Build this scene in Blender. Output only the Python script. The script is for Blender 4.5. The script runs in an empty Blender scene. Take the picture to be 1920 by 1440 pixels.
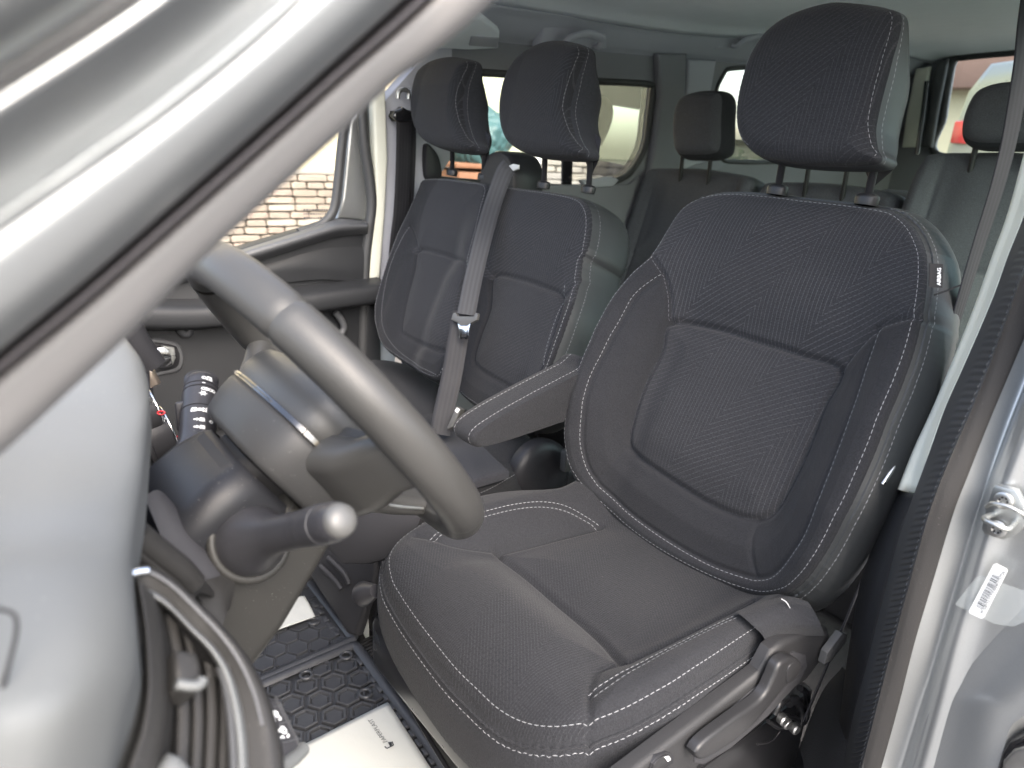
import bpy, bmesh, math, random
import numpy as np
from mathutils import Vector, Matrix

random.seed(7); RNG = np.random.default_rng(7)
scn = bpy.context.scene
COL = scn.collection
# ------------------------------------------------------------------ camera
FPX = 1350.0
RIGHT = Vector((-0.60826, -0.79122, 0.06322)).normalized()
DOWN = Vector((-0.28769, 0.14553, -0.94660)).normalized()
FWD = RIGHT.cross(DOWN).normalized()
CAM = Vector((-1.093, 1.081, 1.045))
cd = bpy.data.cameras.new('camera'); cam = bpy.data.objects.new('camera', cd); COL.objects.link(cam)
m = Matrix.Identity(4)
for i, ax in enumerate((RIGHT, -DOWN, -FWD)):
    for j in range(3): m[j][i] = ax[j]
m.translation = CAM; cam.matrix_world = m
cd.sensor_width = 36.0; cd.lens = 36.0 * FPX / 1920.0; cd.clip_start = 0.02; cd.clip_end = 400
cd.dof.use_dof = True; cd.dof.focus_distance = 1.12; cd.dof.aperture_fstop = 5.4
scn.camera = cam
# ------------------------------------------------------------------ light
SUN_EL, SUN_AZ = 46.0, 285.0
w = bpy.data.worlds.new('World'); scn.world = w; w.use_nodes = True
nt = w.node_tree; bg = nt.nodes['Background']
sky = nt.nodes.new('ShaderNodeTexSky'); sky.sky_type = 'NISHITA'; sky.sun_disc = False
sky.sun_elevation = math.radians(SUN_EL); sky.sun_rotation = math.radians(SUN_AZ)
sky.air_density = 1.0; sky.dust_density = 5.0; sky.ozone_density = 1.0
hs = nt.nodes.new('ShaderNodeHueSaturation'); hs.inputs['Saturation'].default_value = 0.8
nt.links.new(sky.outputs[0], hs.inputs['Color']); nt.links.new(hs.outputs[0], bg.inputs[0]); bg.inputs[1].default_value = 0.15
sd = bpy.data.lights.new('sun', 'SUN'); sd.energy = 0.5; sd.angle = math.radians(70); sd.color = (1.0, 0.985, 0.97)
sun = bpy.data.objects.new('sun', sd); COL.objects.link(sun)
az, el = math.radians(SUN_AZ), math.radians(SUN_EL)
sdir = Vector((math.sin(az) * math.cos(el), math.cos(az) * math.cos(el), math.sin(el)))
sun.rotation_euler = sdir.to_track_quat('Z', 'Y').to_euler()
scn.view_settings.view_transform = 'Standard'; scn.view_settings.look = 'None'
scn.view_settings.gamma = 1.0; scn.view_settings.exposure = 2.65
try: scn.view_settings.use_curve_mapping = False
except Exception: pass
scn.render.engine = 'CYCLES'
scn.cycles.max_bounces = 10; scn.cycles.diffuse_bounces = 5; scn.cycles.glossy_bounces = 4
scn.cycles.transparent_max_bounces = 12

# ------------------------------------------------------------------ helpers: rays and planes
NR, ND, NF, NC = (np.array(v) for v in (RIGHT, DOWN, FWD, CAM))
def ray(px, py): return NR * ((px - 960) / FPX) + ND * ((py - 720) / FPX) + NF
def XP(x): return (np.array([x, 0, 0.]), np.array([1., 0, 0]))
def YP(y): return (np.array([0, y, 0.]), np.array([0, 1., 0]))
def ZP(z): return (np.array([0, 0, z]), np.array([0, 0, 1.]))
def PLN(p, n):
    n = np.array(n, float); return (np.array(p, float), n / np.linalg.norm(n))
def U(px, py, pl):
    r = ray(px, py); return NC + r * (np.dot(pl[0] - NC, pl[1]) / np.dot(r, pl[1]))
def UD(px, py, d): return NC + ray(px, py) * d
def UL(pts, pl): return np.array([U(x, y, pl) for x, y in pts])
def cr(pts, n, closed=False):
    """Catmull-Rom resample to n points of equal arc length"""
    P = np.asarray(pts, float); k = len(P)
    if k == 2 and not closed:
        t = np.linspace(0, 1, n)[:, None]; return P[0] * (1 - t) + P[1] * t
    if closed: Q = np.vstack([P[-1], P, P[0], P[1]]); segs = k
    else: Q = np.vstack([2 * P[0] - P[1], P, 2 * P[-1] - P[-2]]); segs = k - 1
    out = []; T = np.linspace(0, 1, 17)[:-1]
    for i in range(segs):
        a, b, c, d = Q[i:i + 4]
        for t in T:
            out.append(.5 * (2 * b + (c - a) * t + (2 * a - 5 * b + 4 * c - d) * t * t + (3 * b - a - 3 * c + d) * t ** 3))
    out.append(out[0] if closed else P[-1]); out = np.array(out)
    L = np.r_[0, np.cumsum(np.linalg.norm(np.diff(out, axis=0), axis=1))]
    s = np.linspace(0, L[-1], n + 1)[:-1] if closed else np.linspace(0, L[-1], n)
    return np.stack([np.interp(s, L, out[:, j]) for j in range(P.shape[1])], 1)
def lin(pts, n):
    P = np.asarray(pts, float)
    L = np.r_[0, np.cumsum(np.linalg.norm(np.diff(P, axis=0), axis=1))]; s = np.linspace(0, L[-1], n)
    return np.stack([np.interp(s, L, P[:, j]) for j in range(P.shape[1])], 1)
def sm(x, a, b):
    t = np.clip((x - a) / (b - a), 0, 1); return t * t * (3 - 2 * t)
def pdist(P, line):
    """distance of points (N,2) to polyline (M,2)"""
    best = np.full(len(P), 1e9)
    for a, b in zip(line[:-1], line[1:]):
        d = b - a; l2 = d @ d + 1e-12
        t = np.clip(((P - a) @ d) / l2, 0, 1)
        q = P - a - t[:, None] * d
        best = np.minimum(best, (q * q).sum(1))
    return np.sqrt(best)
def inside(P, poly):
    x, y = P[:, 0], P[:, 1]; r = np.zeros(len(P), bool)
    for (x0, y0), (x1, y1) in zip(poly, np.roll(poly, -1, 0)):
        c = ((y0 > y) != (y1 > y)) & (x < (x1 - x0) * (y - y0) / (y1 - y0 + 1e-15) + x0)
        r ^= c
    return r
def unit(v):
    v = np.asarray(v, float); return v / (np.linalg.norm(v) + 1e-15)

# ------------------------------------------------------------------ helpers: objects
def thing(name, label, cat, loc=(0, 0, 0), group=None):
    o = bpy.data.objects.new(name, None); COL.objects.link(o); o.location = loc; o.empty_display_size = .05
    o['label'] = label; o['category'] = cat
    if group: o['group'] = group
    return o
def link(name, me, parent=None):
    o = bpy.data.objects.new(name, me); COL.objects.link(o); adopt(o, parent); return o
def adopt(o, parent):
    if parent is not None:
        q = parent; loc = Vector((0, 0, 0))
        while q is not None: loc += q.location; q = q.parent
        o.parent = parent; o.matrix_parent_inverse = Matrix.Translation(-loc)
        if parent.type == 'MESH': o.matrix_parent_inverse = Matrix.Identity(4)
def child(o, parent):
    """sub-part under a mesh part: same space"""
    o.parent = parent; o.matrix_parent_inverse = Matrix.Identity(4); return o
def mesh(name, V, F, mat, parent=None, smooth=True, uv=None, normals=None, angle=None):
    me = bpy.data.meshes.new(name)
    V = np.asarray(V, np.float32)
    if isinstance(F, np.ndarray):
        k = F.shape[1]; me.vertices.add(len(V)); me.vertices.foreach_set('co', V.ravel())
        me.loops.add(F.size); me.loops.foreach_set('vertex_index', F.ravel().astype(np.int32))
        me.polygons.add(len(F)); me.polygons.foreach_set('loop_start', np.arange(0, F.size, k, dtype=np.int32))
        me.update(calc_edges=True); me.validate()
    else:
        me.from_pydata([tuple(map(float, v)) for v in V], [], [tuple(map(int, f)) for f in F]); me.validate(); me.update()
    me.materials.append(M[mat] if isinstance(mat, str) else mat)
    if smooth: me.polygons.foreach_set('use_smooth', np.ones(len(me.polygons), bool))
    if uv is not None:
        l = me.uv_layers.new(name='UVMap'); vi = np.zeros(len(me.loops), np.int32); me.loops.foreach_get('vertex_index', vi)
        l.data.foreach_set('uv', np.asarray(uv, np.float32)[vi].ravel())
    if normals is not None: me.normals_split_custom_set_from_vertices(np.asarray(normals).tolist())
    if angle is not None: me.set_sharp_from_angle(angle=math.radians(angle))
    o = link(name, me, None)
    if parent is not None:
        if parent.type == 'MESH': child(o, parent)
        else: adopt(o, parent)
    return o
def from_bm(name, bm, mat, parent=None, smooth=True, angle=35):
    bmesh.ops.recalc_face_normals(bm, faces=bm.faces)
    me = bpy.data.meshes.new(name); bm.to_mesh(me); bm.free()
    me.materials.append(M[mat] if isinstance(mat, str) else mat)
    if smooth:
        me.polygons.foreach_set('use_smooth', np.ones(len(me.polygons), bool)); me.set_sharp_from_angle(angle=math.radians(angle))
    o = link(name, me, None)
    if parent is not None:
        if parent.type == 'MESH': child(o, parent)
        else: adopt(o, parent)
    return o
def gridF(r, c, wrap=False):
    i = np.arange(r - 1)[:, None]; j = np.arange(c if wrap else c - 1)[None, :]; j2 = (j + 1) % c
    return np.stack(np.broadcast_arrays(i * c + j, i * c + j2, (i + 1) * c + j2, (i + 1) * c + j), -1).reshape(-1, 4)
def vnorm(V, F):
    a = V[F[:, 2]] - V[F[:, 0]]; b = V[F[:, 3]] - V[F[:, 1]]; n = np.cross(a, b); N = np.zeros_like(V)
    for k in range(4): np.add.at(N, F[:, k], n)
    return N / (np.linalg.norm(N, axis=1, keepdims=True) + 1e-15)
def slab(name, pts, mat, parent=None, pl=None, thick=.01, bevel=.003, seg=2, smooth_n=0, n=None, angle=40):
    """solid plate; pts = pixels on plane pl, or 3-D points with normal n; grows away from the viewer side n"""
    if pl is not None:
        P = UL(pts, pl); nn = pl[1] * (1 if np.dot(NC - P.mean(0), pl[1]) > 0 else -1)
    else: P = np.asarray(pts, float); nn = unit(n)
    if smooth_n: P = cr(P, smooth_n, True)
    bm = bmesh.new(); vs = [bm.verts.new(p) for p in P]; f = bm.faces.new(vs)
    r = bmesh.ops.extrude_face_region(bm, geom=[f])
    bmesh.ops.translate(bm, verts=[v for v in r['geom'] if isinstance(v, bmesh.types.BMVert)], vec=Vector(-nn * thick))
    if bevel:
        top = [e for e in bm.edges if all(v in vs for v in e.verts)]
        bmesh.ops.bevel(bm, geom=top, offset=bevel, segments=seg, affect='EDGES', profile=.5, clamp_overlap=True)
    bmesh.ops.triangulate(bm, faces=[q for q in bm.faces if len(q.verts) > 4])
    return from_bm(name, bm, mat, parent, angle=angle)
def box(name, c, s, mat, parent=None, rot=None, bevel=.003, seg=2):
    bm = bmesh.new(); bmesh.ops.create_cube(bm, size=1)
    bmesh.ops.scale(bm, vec=Vector(s), verts=bm.verts)
    if bevel: bmesh.ops.bevel(bm, geom=bm.edges[:], offset=bevel, segments=seg, affect='EDGES', profile=.5, clamp_overlap=True)
    if rot is not None: bmesh.ops.transform(bm, matrix=rot.to_4x4(), verts=bm.verts)
    bmesh.ops.translate(bm, vec=Vector(c), verts=bm.verts)
    return from_bm(name, bm, mat, parent)
def frames(P, closed=False, ref=None):
    T = np.zeros_like(P)
    T[1:-1] = P[2:] - P[:-2]; T[0] = P[1] - P[0]; T[-1] = P[-1] - P[-2]
    if closed: T[0] = T[-1] = P[1] - P[-2]
    T /= np.linalg.norm(T, axis=1, keepdims=True) + 1e-15
    A = np.zeros_like(P)
    a = np.array(ref, float) if ref is not None else (np.array([0, 0, 1.]) if abs(T[0][2]) < .9 else np.array([1., 0, 0]))
    for i, t in enumerate(T):
        if ref is not None: a = np.array(ref, float)
        a = unit(a - t * (a @ t)); A[i] = a
    return T, A, np.cross(T, A)
def tube(name, pts, r, mat, parent=None, n=14, closed=False, ry=None, ref=None, res=None, caps=True):
    P = np.asarray(pts, float)
    if res: P = cr(P, res, closed)
    if closed: P = np.vstack([P, P[:1]])
    T, A, B = frames(P, closed, ref)
    r = np.interp(np.linspace(0, 1, len(P)), np.linspace(0, 1, len(np.atleast_1d(r))), np.atleast_1d(r))
    q = r if ry is None else np.interp(np.linspace(0, 1, len(P)), np.linspace(0, 1, len(np.atleast_1d(ry))), np.atleast_1d(ry))
    th = np.linspace(0, 2 * np.pi, n, endpoint=False)
    V = P[:, None] + r[:, None, None] * np.cos(th)[None, :, None] * A[:, None] + q[:, None, None] * np.sin(th)[None, :, None] * B[:, None]
    F = [tuple(f) for f in gridF(len(P), n, True)]; V = V.reshape(-1, 3)
    if caps and not closed: F += [tuple(range(n))[::-1], tuple(range(len(V) - n, len(V)))]
    return mesh(name, V, F, mat, parent, angle=50)
def ribbon(name, pts, wdir, width, thick, mat, parent=None, res=40):
    """flat strap: width along wdir (one vector or one per point)"""
    P = cr(pts, res); W = np.asarray(wdir, float)
    W = np.tile(W, (res, 1)) if W.ndim == 1 else np.stack([np.interp(np.linspace(0, 1, res), np.linspace(0, 1, len(W)), W[:, j]) for j in range(3)], 1)
    T, _, _ = frames(P); W = W - T * (W * T).sum(1, keepdims=True); W /= np.linalg.norm(W, axis=1, keepdims=True)
    N = np.cross(T, W); h = width / 2; t = thick / 2
    prof = [(-h, -t * .4), (-h * .97, -t), (-h * .5, -t), (0, -t), (h * .5, -t), (h * .97, -t), (h, -t * .4), (h, t * .4), (h * .97, t), (h * .5, t), (0, t), (-h * .5, t), (-h * .97, t), (-h, t * .4)]
    V = np.stack([P + a * W + b * N for a, b in prof], 1).reshape(-1, 3); k = len(prof)
    L = np.r_[0, np.cumsum(np.linalg.norm(np.diff(P, axis=0), axis=1))]
    uv = np.stack([np.stack([np.full(res, a), L], 1) for a, b in prof], 1).reshape(-1, 2)
    F = [tuple(f) for f in gridF(res, k, True)] + [tuple(range(k))[::-1], tuple(range(len(V) - k, len(V)))]
    return mesh(name, V, F, mat, parent, uv=uv, angle=40)
def skin(name, curves, mat, parent=None, n=40, m=24, thick=0.0, lin_across=False, uv=True):
    """smooth surface through a list of 3-D curves"""
    R = np.stack([cr(c, n) for c in curves], 0)
    S = np.stack([lin(R[:, j], m) if (lin_across or len(curves) == 2) else cr(R[:, j], m) for j in range(n)], 1)
    V = S.reshape(-1, 3)
    o = mesh(name, V, gridF(m, n), mat, parent, uv=np.stack(np.meshgrid(np.linspace(0, 1, n), np.linspace(0, 1, m)), -1).reshape(-1, 2))
    if thick:
        N = o.data.polygons[len(o.data.polygons) // 2].normal; c = V.mean(0)
        md = o.modifiers.new('solidify', 'SOLIDIFY'); md.thickness = thick
        md.offset = -1 if np.dot(np.array(N), NC - c) > 0 else 1
    return o
def loft(name, rings, mat, parent=None, caps=True, angle=45):
    k = len(rings[0]); V = np.vstack(rings)
    F = [tuple(f) for f in gridF(len(rings), k, True)]
    if caps: F += [tuple(range(k))[::-1], tuple(range(len(V) - k, len(V)))]
    return mesh(name, V, F, mat, parent, angle=angle)
def rrect(w, h, r, n=6):
    out = []
    for cx, cy, a0 in ((w / 2 - r, h / 2 - r, 0), (-w / 2 + r, h / 2 - r, 90), (-w / 2 + r, -h / 2 + r, 180), (w / 2 - r, -h / 2 + r, 270)):
        for k in range(n + 1):
            a = math.radians(a0 + 90 * k / n); out.append((cx + r * math.cos(a), cy + r * math.sin(a)))
    return np.array(out)
def revolve(name, p0, p1, prof, mat, parent=None, n=28, angle=40, sy=1.0):
    """prof: (distance along axis, radius)"""
    p0 = np.array(p0, float); d = unit(np.array(p1) - p0); a = unit(np.cross(d, [0, 0.3, 1.])); b = np.cross(d, a)
    th = np.linspace(0, 2 * np.pi, n, endpoint=False)
    V = [p0 + d * t + r * (np.cos(x) * a + sy * np.sin(x) * b) for t, r in prof for x in th]
    F = [tuple(f) for f in gridF(len(prof), n, True)] + [tuple(range(n))[::-1], tuple(range(len(V) - n, len(V)))]
    return mesh(name, np.array(V), F, mat, parent, angle=angle)
def text(name, body, o, xd, yd, size, mat, parent=None, bold=0.0, lift=0.0004, align='LEFT'):
    cu = bpy.data.curves.new(name, 'FONT'); cu.body = body; cu.size = size; cu.offset = bold; cu.resolution_u = 3; cu.align_x = align
    t = bpy.data.objects.new(name, cu); COL.objects.link(t); bpy.context.view_layer.update()
    me = bpy.data.meshes.new_from_object(t.evaluated_get(bpy.context.evaluated_depsgraph_get()))
    bpy.data.objects.remove(t)
    xd, yd = unit(xd), unit(yd); z = np.cross(xd, yd); o = np.array(o) + z * lift
    mm = Matrix.Identity(4)
    for i, a in enumerate((xd, yd, z)):
        for j in range(3): mm[j][i] = a[j]
    mm.translation = Vector(o); me.transform(mm); me.materials.clear(); me.materials.append(M[mat]); me.name = name
    ob = link(name, me, None)
    if parent is not None:
        if parent.type == 'MESH': child(ob, parent)
        else: adopt(ob, parent)
    return ob
def stitch(name, paths, mat, parent, length=.0056, gap=.0026, wd=.00042, ht=.00045):
    """paths: list of (points3d, normals3d); one mesh of thread dashes"""
    V = []; F = []
    for P, N in paths:
        P = np.asarray(P); N = np.asarray(N)
        L = np.r_[0, np.cumsum(np.linalg.norm(np.diff(P, axis=0), axis=1))]; s = random.random() * .002
        while s + length < L[-1]:
            q = [np.array([np.interp(x, L, P[:, j]) for j in range(3)]) for x in (s, s + length / 2, s + length)]
            nn = unit([np.interp(s + length / 2, L, N[:, j]) for j in range(3)])
            t = unit(q[2] - q[0]); b = np.cross(nn, t); k = len(V)
            for c, wi, hh in ((q[0], .55, .1), (q[1], 1, 1), (q[2], .55, .1)):
                V += [c - b * wd * wi, c + nn * ht * (hh + .4), c + b * wd * wi]
            for a in (0, 3): F += [(k + a, k + a + 1, k + a + 4, k + a + 3), (k + a + 1, k + a + 2, k + a + 5, k + a + 4)]
            s += (length + gap) * random.uniform(.97, 1.03)
    o = mesh(name, V, np.array(F), mat, parent, smooth=False); o['kind'] = 'stuff'; return o

class Pad:
    """an upholstered body: outline in a local plane (a,b), height h(a,b), rolled edge, skirt wrapped behind"""
    def __init__(s, O, ea, eb, W=None, R=.02):
        s.O = np.array(O, float); s.ea = unit(ea); s.eb = unit(eb); s.en = unit(np.cross(s.ea, s.eb))
        if s.en @ (NC - s.O) < 0: s.en = -s.en
        s.W = W or (lambda P: np.zeros(len(P))); s.R = R; s.grooves = []; s.puffs = []
    def trace(s, px, edge=False):
        out = []; dr = s.R if edge else 0.0
        for x, y in px:
            h = 0.0
            for _ in range(25):
                p = U(x, y, (s.O + s.en * h, s.en)); ab = np.array([[(p - s.O) @ s.ea, (p - s.O) @ s.eb]])
                h = .5 * h + .5 * (float(s.W(ab)[0]) - dr)
            out.append(ab[0])
        return np.array(out)
    def set_outline(s, ab, n=480, raw=False):
        s.C = cr(ab, n, True); s.Cl = np.vstack([s.C, s.C[:1]]); s.c0 = s.C.mean(0)
    def height(s, P, edge=True):
        h = s.W(P)
        for line, depth, width in s.grooves:
            h = h - depth * np.exp(-(pdist(P, line) / width) ** 2)
        for lines, amt, width in s.puffs:
            d = np.min([pdist(P, l) for l in lines], 0); h = h + amt * (1 - np.exp(-(d / width) ** 2))
        if edge:
            e = np.minimum(pdist(P, s.Cl[::3] if len(s.Cl) > 400 else s.Cl), s.R); h = h - (s.R - np.sqrt(np.maximum(s.R ** 2 - (s.R - e) ** 2, 0)))
        return h
    def to3(s, P, h): return s.O + P[:, :1] * s.ea + P[:, 1:] * s.eb + h[:, None] * s.en
    def surf(s, P, eps=.002):
        h = s.height(P); X = s.to3(P, h)
        da = (s.height(P + [eps, 0]) - s.height(P - [eps, 0])) / (2 * eps); db = (s.height(P + [0, eps]) - s.height(P - [0, eps])) / (2 * eps)
        N = s.en - da[:, None] * s.ea - db[:, None] * s.eb
        return X, N / np.linalg.norm(N, axis=1, keepdims=True)
    def build(s, nr=110, skirt=((.004, .004), (.009, .03), (.009, .09), (-.01, .115), (-.05, .12)), regions=None, mats=None, skirt_mat='leather', names=None, parent=None, skirt_name='side_trim', flat_back=None, skirt_sub=3, dfac=None):
        C = s.C; n = len(C)
        T = np.roll(C, -1, 0) - np.roll(C, 1, 0); T /= np.linalg.norm(T, axis=1, keepdims=True); Nn = np.stack([T[:, 1], -T[:, 0]], 1)
        if (Nn * (C - s.c0)).sum() < 0: Nn = -Nn
        rs = np.r_[np.linspace(.002, .86, int(nr * .74)), np.linspace(.86, 1, nr - int(nr * .74) + 1)[1:]]
        P2 = (s.c0 + rs[:, None, None] * (C - s.c0)[None]).reshape(-1, 2)
        V = s.to3(P2, s.height(P2)); hE = s.height(C)
        sk = np.array([(0, 0)] + list(skirt), float); sk = cr(sk, len(sk) * skirt_sub)[1:]
        df = np.ones(n) if dfac is None else dfac(C)
        SV = [s.to3(C + Nn * (a if a < 0 else a * df[:, None]), hE - d * df) for a, d in sk]
        s.skirt3 = SV; s.outN = Nn
        Vall = np.vstack([V] + SV); R = len(rs) + len(sk); F = gridF(R, n, True)
        # orientation
        uvF = np.vstack([P2] + [C + Nn * (d * 1.0) for a, d in sk])
        f0 = F[n * 10]; nr0 = np.cross(Vall[f0[2]] - Vall[f0[0]], Vall[f0[3]] - Vall[f0[1]])
        if nr0 @ s.en < 0: F = F[:, ::-1]
        NV = vnorm(Vall, F); s.NV = NV
        nf = (len(rs) - 1) * n; cen = P2[F[:nf]].mean(1)
        objs = {}
        reg = np.zeros(nf, int) if regions is None else regions(cen)
        names = names or ['cushion_panel']; mats = mats or ['fabric']
        def emit(name, Fs, mat, par):
            ids, inv = np.unique(Fs, return_inverse=True); return mesh(name, Vall[ids], inv.reshape(Fs.shape), mat, par, uv=uvF[ids], normals=NV[ids])
        for k, (nm, mt) in enumerate(zip(names, mats)):
            Fs = F[:nf][reg == k]
            if len(Fs): objs[k] = emit(nm, Fs, mt, parent)
        SF = F[nf:]
        objs['skirt'] = emit(skirt_name, SF, skirt_mat, parent)
        # back face
        last = SV[-1]; c = last.mean(0); k = len(last); fanb = [(i, (i + 1) % k, k) for i in range(k)]
        objs['back'] = mesh('back_cover', np.vstack([last, c]), fanb, skirt_mat, parent, smooth=False)
        s.objs = objs; return objs
    def path(s, line2, off=0.0, n=None):
        L = np.asarray(line2, float)
        n = n or max(8, int(np.linalg.norm(np.diff(L, axis=0), axis=1).sum() / .004)); L = cr(L, n)
        T = np.gradient(L, axis=0); T /= np.linalg.norm(T, axis=1, keepdims=True) + 1e-12
        return s.surf(L + off * np.stack([-T[:, 1], T[:, 0]], 1))
    def ring(s, e):
        """path just inside the outline by e"""
        d = s.C - s.c0; L = np.linalg.norm(d, axis=1, keepdims=True); P = s.C - d / L * e
        P = np.vstack([P, P[:1]]); return s.surf(P)
    def clip(s, path, keep):
        """split a closed path into the runs where keep(C) holds"""
        X, N_ = path; k = keep(s.C); n = len(k); st = int(np.argmin(k)); out = []; run = []
        for i in range(n + 1):
            j = (st + i) % n
            if k[j] and i < n: run.append(j)
            else:
                if len(run) > 5: out.append((X[run], N_[run]))
                run = []
        return out
    def skirt_path(s, drop_i, lift=.0003):
        q = s.skirt3[drop_i]; n = len(q); k = s.NV[-len(s.skirt3) * n:].reshape(-1, n, 3)[drop_i]
        return np.vstack([q, q[:1]]) + 0, np.vstack([k, k[:1]])

# ------------------------------------------------------------------ materials
M = {}
def nodes(name):
    mt = bpy.data.materials.new(name); mt.use_nodes = True; t = mt.node_tree; M[name] = mt
    return mt, t, t.nodes['Principled BSDF']
def N(t, ty, **k):
    n = t.nodes.new(ty)
    for a, b in k.items():
        if a in n.inputs: n.inputs[a].default_value = b
        else: setattr(n, a, b)
    return n
def mathn(t, op, a, b=None, c=None):
    n = t.nodes.new('ShaderNodeMath'); n.operation = op
    for i, v in enumerate((a, b, c)):
        if v is None: continue
        if isinstance(v, (int, float)): n.inputs[i].default_value = v
        else: t.links.new(v, n.inputs[i])
    return n.outputs[0]
def mixc(t, f, a, b):
    n = t.nodes.new('ShaderNodeMix'); n.data_type = 'RGBA'
    for i, v in ((0, f), (6, a), (7, b)):
        if isinstance(v, (int, float)): n.inputs[i].default_value = v
        elif isinstance(v, tuple): n.inputs[i].default_value = (*v, 1)
        else: t.links.new(v, n.inputs[i])
    return n.outputs[2]
def coords(t, kind='Object'):
    return t.nodes.new('ShaderNodeTexCoord').outputs[kind]
def noise(t, co, scale, detail=2, rough=.5):
    n = N(t, 'ShaderNodeTexNoise', Scale=scale, Detail=detail, Roughness=rough); t.links.new(co, n.inputs['Vector']); return n.outputs['Fac']
def bump(t, b, h, strength=.3, dist=.001):
    n = N(t, 'ShaderNodeBump', Strength=strength, Distance=dist); t.links.new(h, n.inputs['Height']); t.links.new(n.outputs[0], b.inputs['Normal'])
def plain(name, col, rough=.5, grain=None, gs=.25, var=.12, vs=14, metal=0, spec=.5, coat=0, sheen=0, dist=.001, cell=False, dust=0.0):
    mt, t, b = nodes(name); co = coords(t)
    f = noise(t, co, vs, 3, .6)
    lo = tuple(c * (1 - var) for c in col); hi = tuple(min(1, c * (1 + var)) for c in col)
    c = mixc(t, f, lo, hi)
    if dust:
        d = N(t, 'ShaderNodeTexNoise', Scale=650, Detail=1); t.links.new(co, d.inputs['Vector'])
        k = mathn(t, 'GREATER_THAN', d.outputs['Fac'], .78); k = mathn(t, 'MULTIPLY', k, dust); c = mixc(t, k, c, (.45, .44, .42))
    t.links.new(c, b.inputs['Base Color'])
    r = mathn(t, 'MULTIPLY_ADD', f, .16, rough - .08); t.links.new(r, b.inputs['Roughness'])
    b.inputs['Metallic'].default_value = metal; b.inputs['Specular IOR Level'].default_value = spec
    if coat: b.inputs['Coat Weight'].default_value = coat; b.inputs['Coat Roughness'].default_value = .06
    if sheen: b.inputs['Sheen Weight'].default_value = sheen; b.inputs['Sheen Roughness'].default_value = .5
    if grain:
        if cell:
            v = N(t, 'ShaderNodeTexVoronoi', Scale=grain, feature='DISTANCE_TO_EDGE'); t.links.new(co, v.inputs['Vector'])
            h = mathn(t, 'MINIMUM', v.outputs['Distance'], .25)
        else: h = noise(t, co, grain, 2, .6)
        bump(t, b, h, gs, dist)
    return mt
def fabric(name, col, lines=True, linec=.6, weave=.22, rough=.92, sheen=.06, pitch=1.0):
    mt, t, b = nodes(name); uv = coords(t, 'UV'); sp = N(t, 'ShaderNodeSeparateXYZ'); t.links.new(uv, sp.inputs[0]); s, v = sp.outputs[0], sp.outputs[1]
    co = coords(t)
    big = noise(t, co, 9, 3, .55); fine = noise(t, co, 480, 2, .75)
    # twill: fine crossed threads
    tw = mathn(t, 'SINE', mathn(t, 'MULTIPLY', mathn(t, 'ADD', s, v), 2 * math.pi / .0026))
    tw2 = mathn(t, 'SINE', mathn(t, 'MULTIPLY', mathn(t, 'SUBTRACT', s, mathn(t, 'MULTIPLY', v, .6)), 2 * math.pi / .0021))
    wv = mathn(t, 'MULTIPLY', tw, tw2)
    f = mathn(t, 'ADD', mathn(t, 'MULTIPLY', mathn(t, 'SUBTRACT', fine, .5), 3.2), mathn(t, 'MULTIPLY', wv, weave * .5))
    f = mathn(t, 'ADD', f, mathn(t, 'MULTIPLY', mathn(t, 'SUBTRACT', big, .5), .35))
    f = mathn(t, 'MULTIPLY_ADD', f, .5, .5)
    lo = tuple(c * .55 for c in col); hi = tuple(c * 1.5 for c in col)
    c = mixc(t, f, lo, hi); h = f
    if lines:
        q = mathn(t, 'MULTIPLY_ADD', s, .75, v)
        A = mathn(t, 'ABSOLUTE', mathn(t, 'SUBTRACT', mathn(t, 'FRACT', mathn(t, 'DIVIDE', q, .0095 * pitch)), .5))
        B = mathn(t, 'ABSOLUTE', mathn(t, 'SUBTRACT', mathn(t, 'FRACT', mathn(t, 'DIVIDE', s, .0066 * pitch)), .5))
        A = mathn(t, 'LESS_THAN', A, .075); B = mathn(t, 'LESS_THAN', B, .08)
        band = mathn(t, 'FRACT', mathn(t, 'MULTIPLY', mathn(t, 'MULTIPLY_ADD', s, 2.0, v), 2.3))
        sel = mathn(t, 'LESS_THAN', band, .5)
        ln = mathn(t, 'ADD', mathn(t, 'MULTIPLY', A, sel), mathn(t, 'MULTIPLY', B, mathn(t, 'SUBTRACT', 1.0, sel)))
        dash = mathn(t, 'GREATER_THAN', mathn(t, 'SINE', mathn(t, 'MULTIPLY', v, 2 * math.pi / .0042)), -.75)
        vis = mathn(t, 'MULTIPLY_ADD', big, .9, .25)
        ln = mathn(t, 'MULTIPLY', mathn(t, 'MULTIPLY', ln, dash), vis)
        c = mixc(t, mathn(t, 'MULTIPLY', ln, linec), c, (.10, .10, .105))
        h = mathn(t, 'SUBTRACT', h, mathn(t, 'MULTIPLY', ln, .35))
    t.links.new(c, b.inputs['Base Color']); b.inputs['Roughness'].default_value = rough
    b.inputs['Specular IOR Level'].default_value = .12; b.inputs['Sheen Weight'].default_value = sheen; b.inputs['Sheen Roughness'].default_value = .45
    bump(t, b, h, .5, .0016); return mt
fabric('fabric', (.0215, .0222, .0252), linec=.42)
fabric('fabric_faint', (.0208, .0214, .0240), linec=.30)
fabric('fabric_seat', (.0148, .0154, .0176), linec=.22, pitch=.55)
fabric('fabric_plain', (.0162, .0168, .0190), lines=False)
fabric('fabric_dark', (.030, .031, .036), lines=False, sheen=.05)
fabric('fabric_rear', (.080, .081, .092), lines=False, sheen=.06)  # base lightened to stand in for haze over the rear rows
plain('leather', (.030, .032, .033), .5, 420, .35, .1, cell=True, dist=.0008)
plain('dash_soft', (.085, .089, .089), .52, 300, .28, .06, cell=True, dist=.0006, dust=.25)
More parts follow.
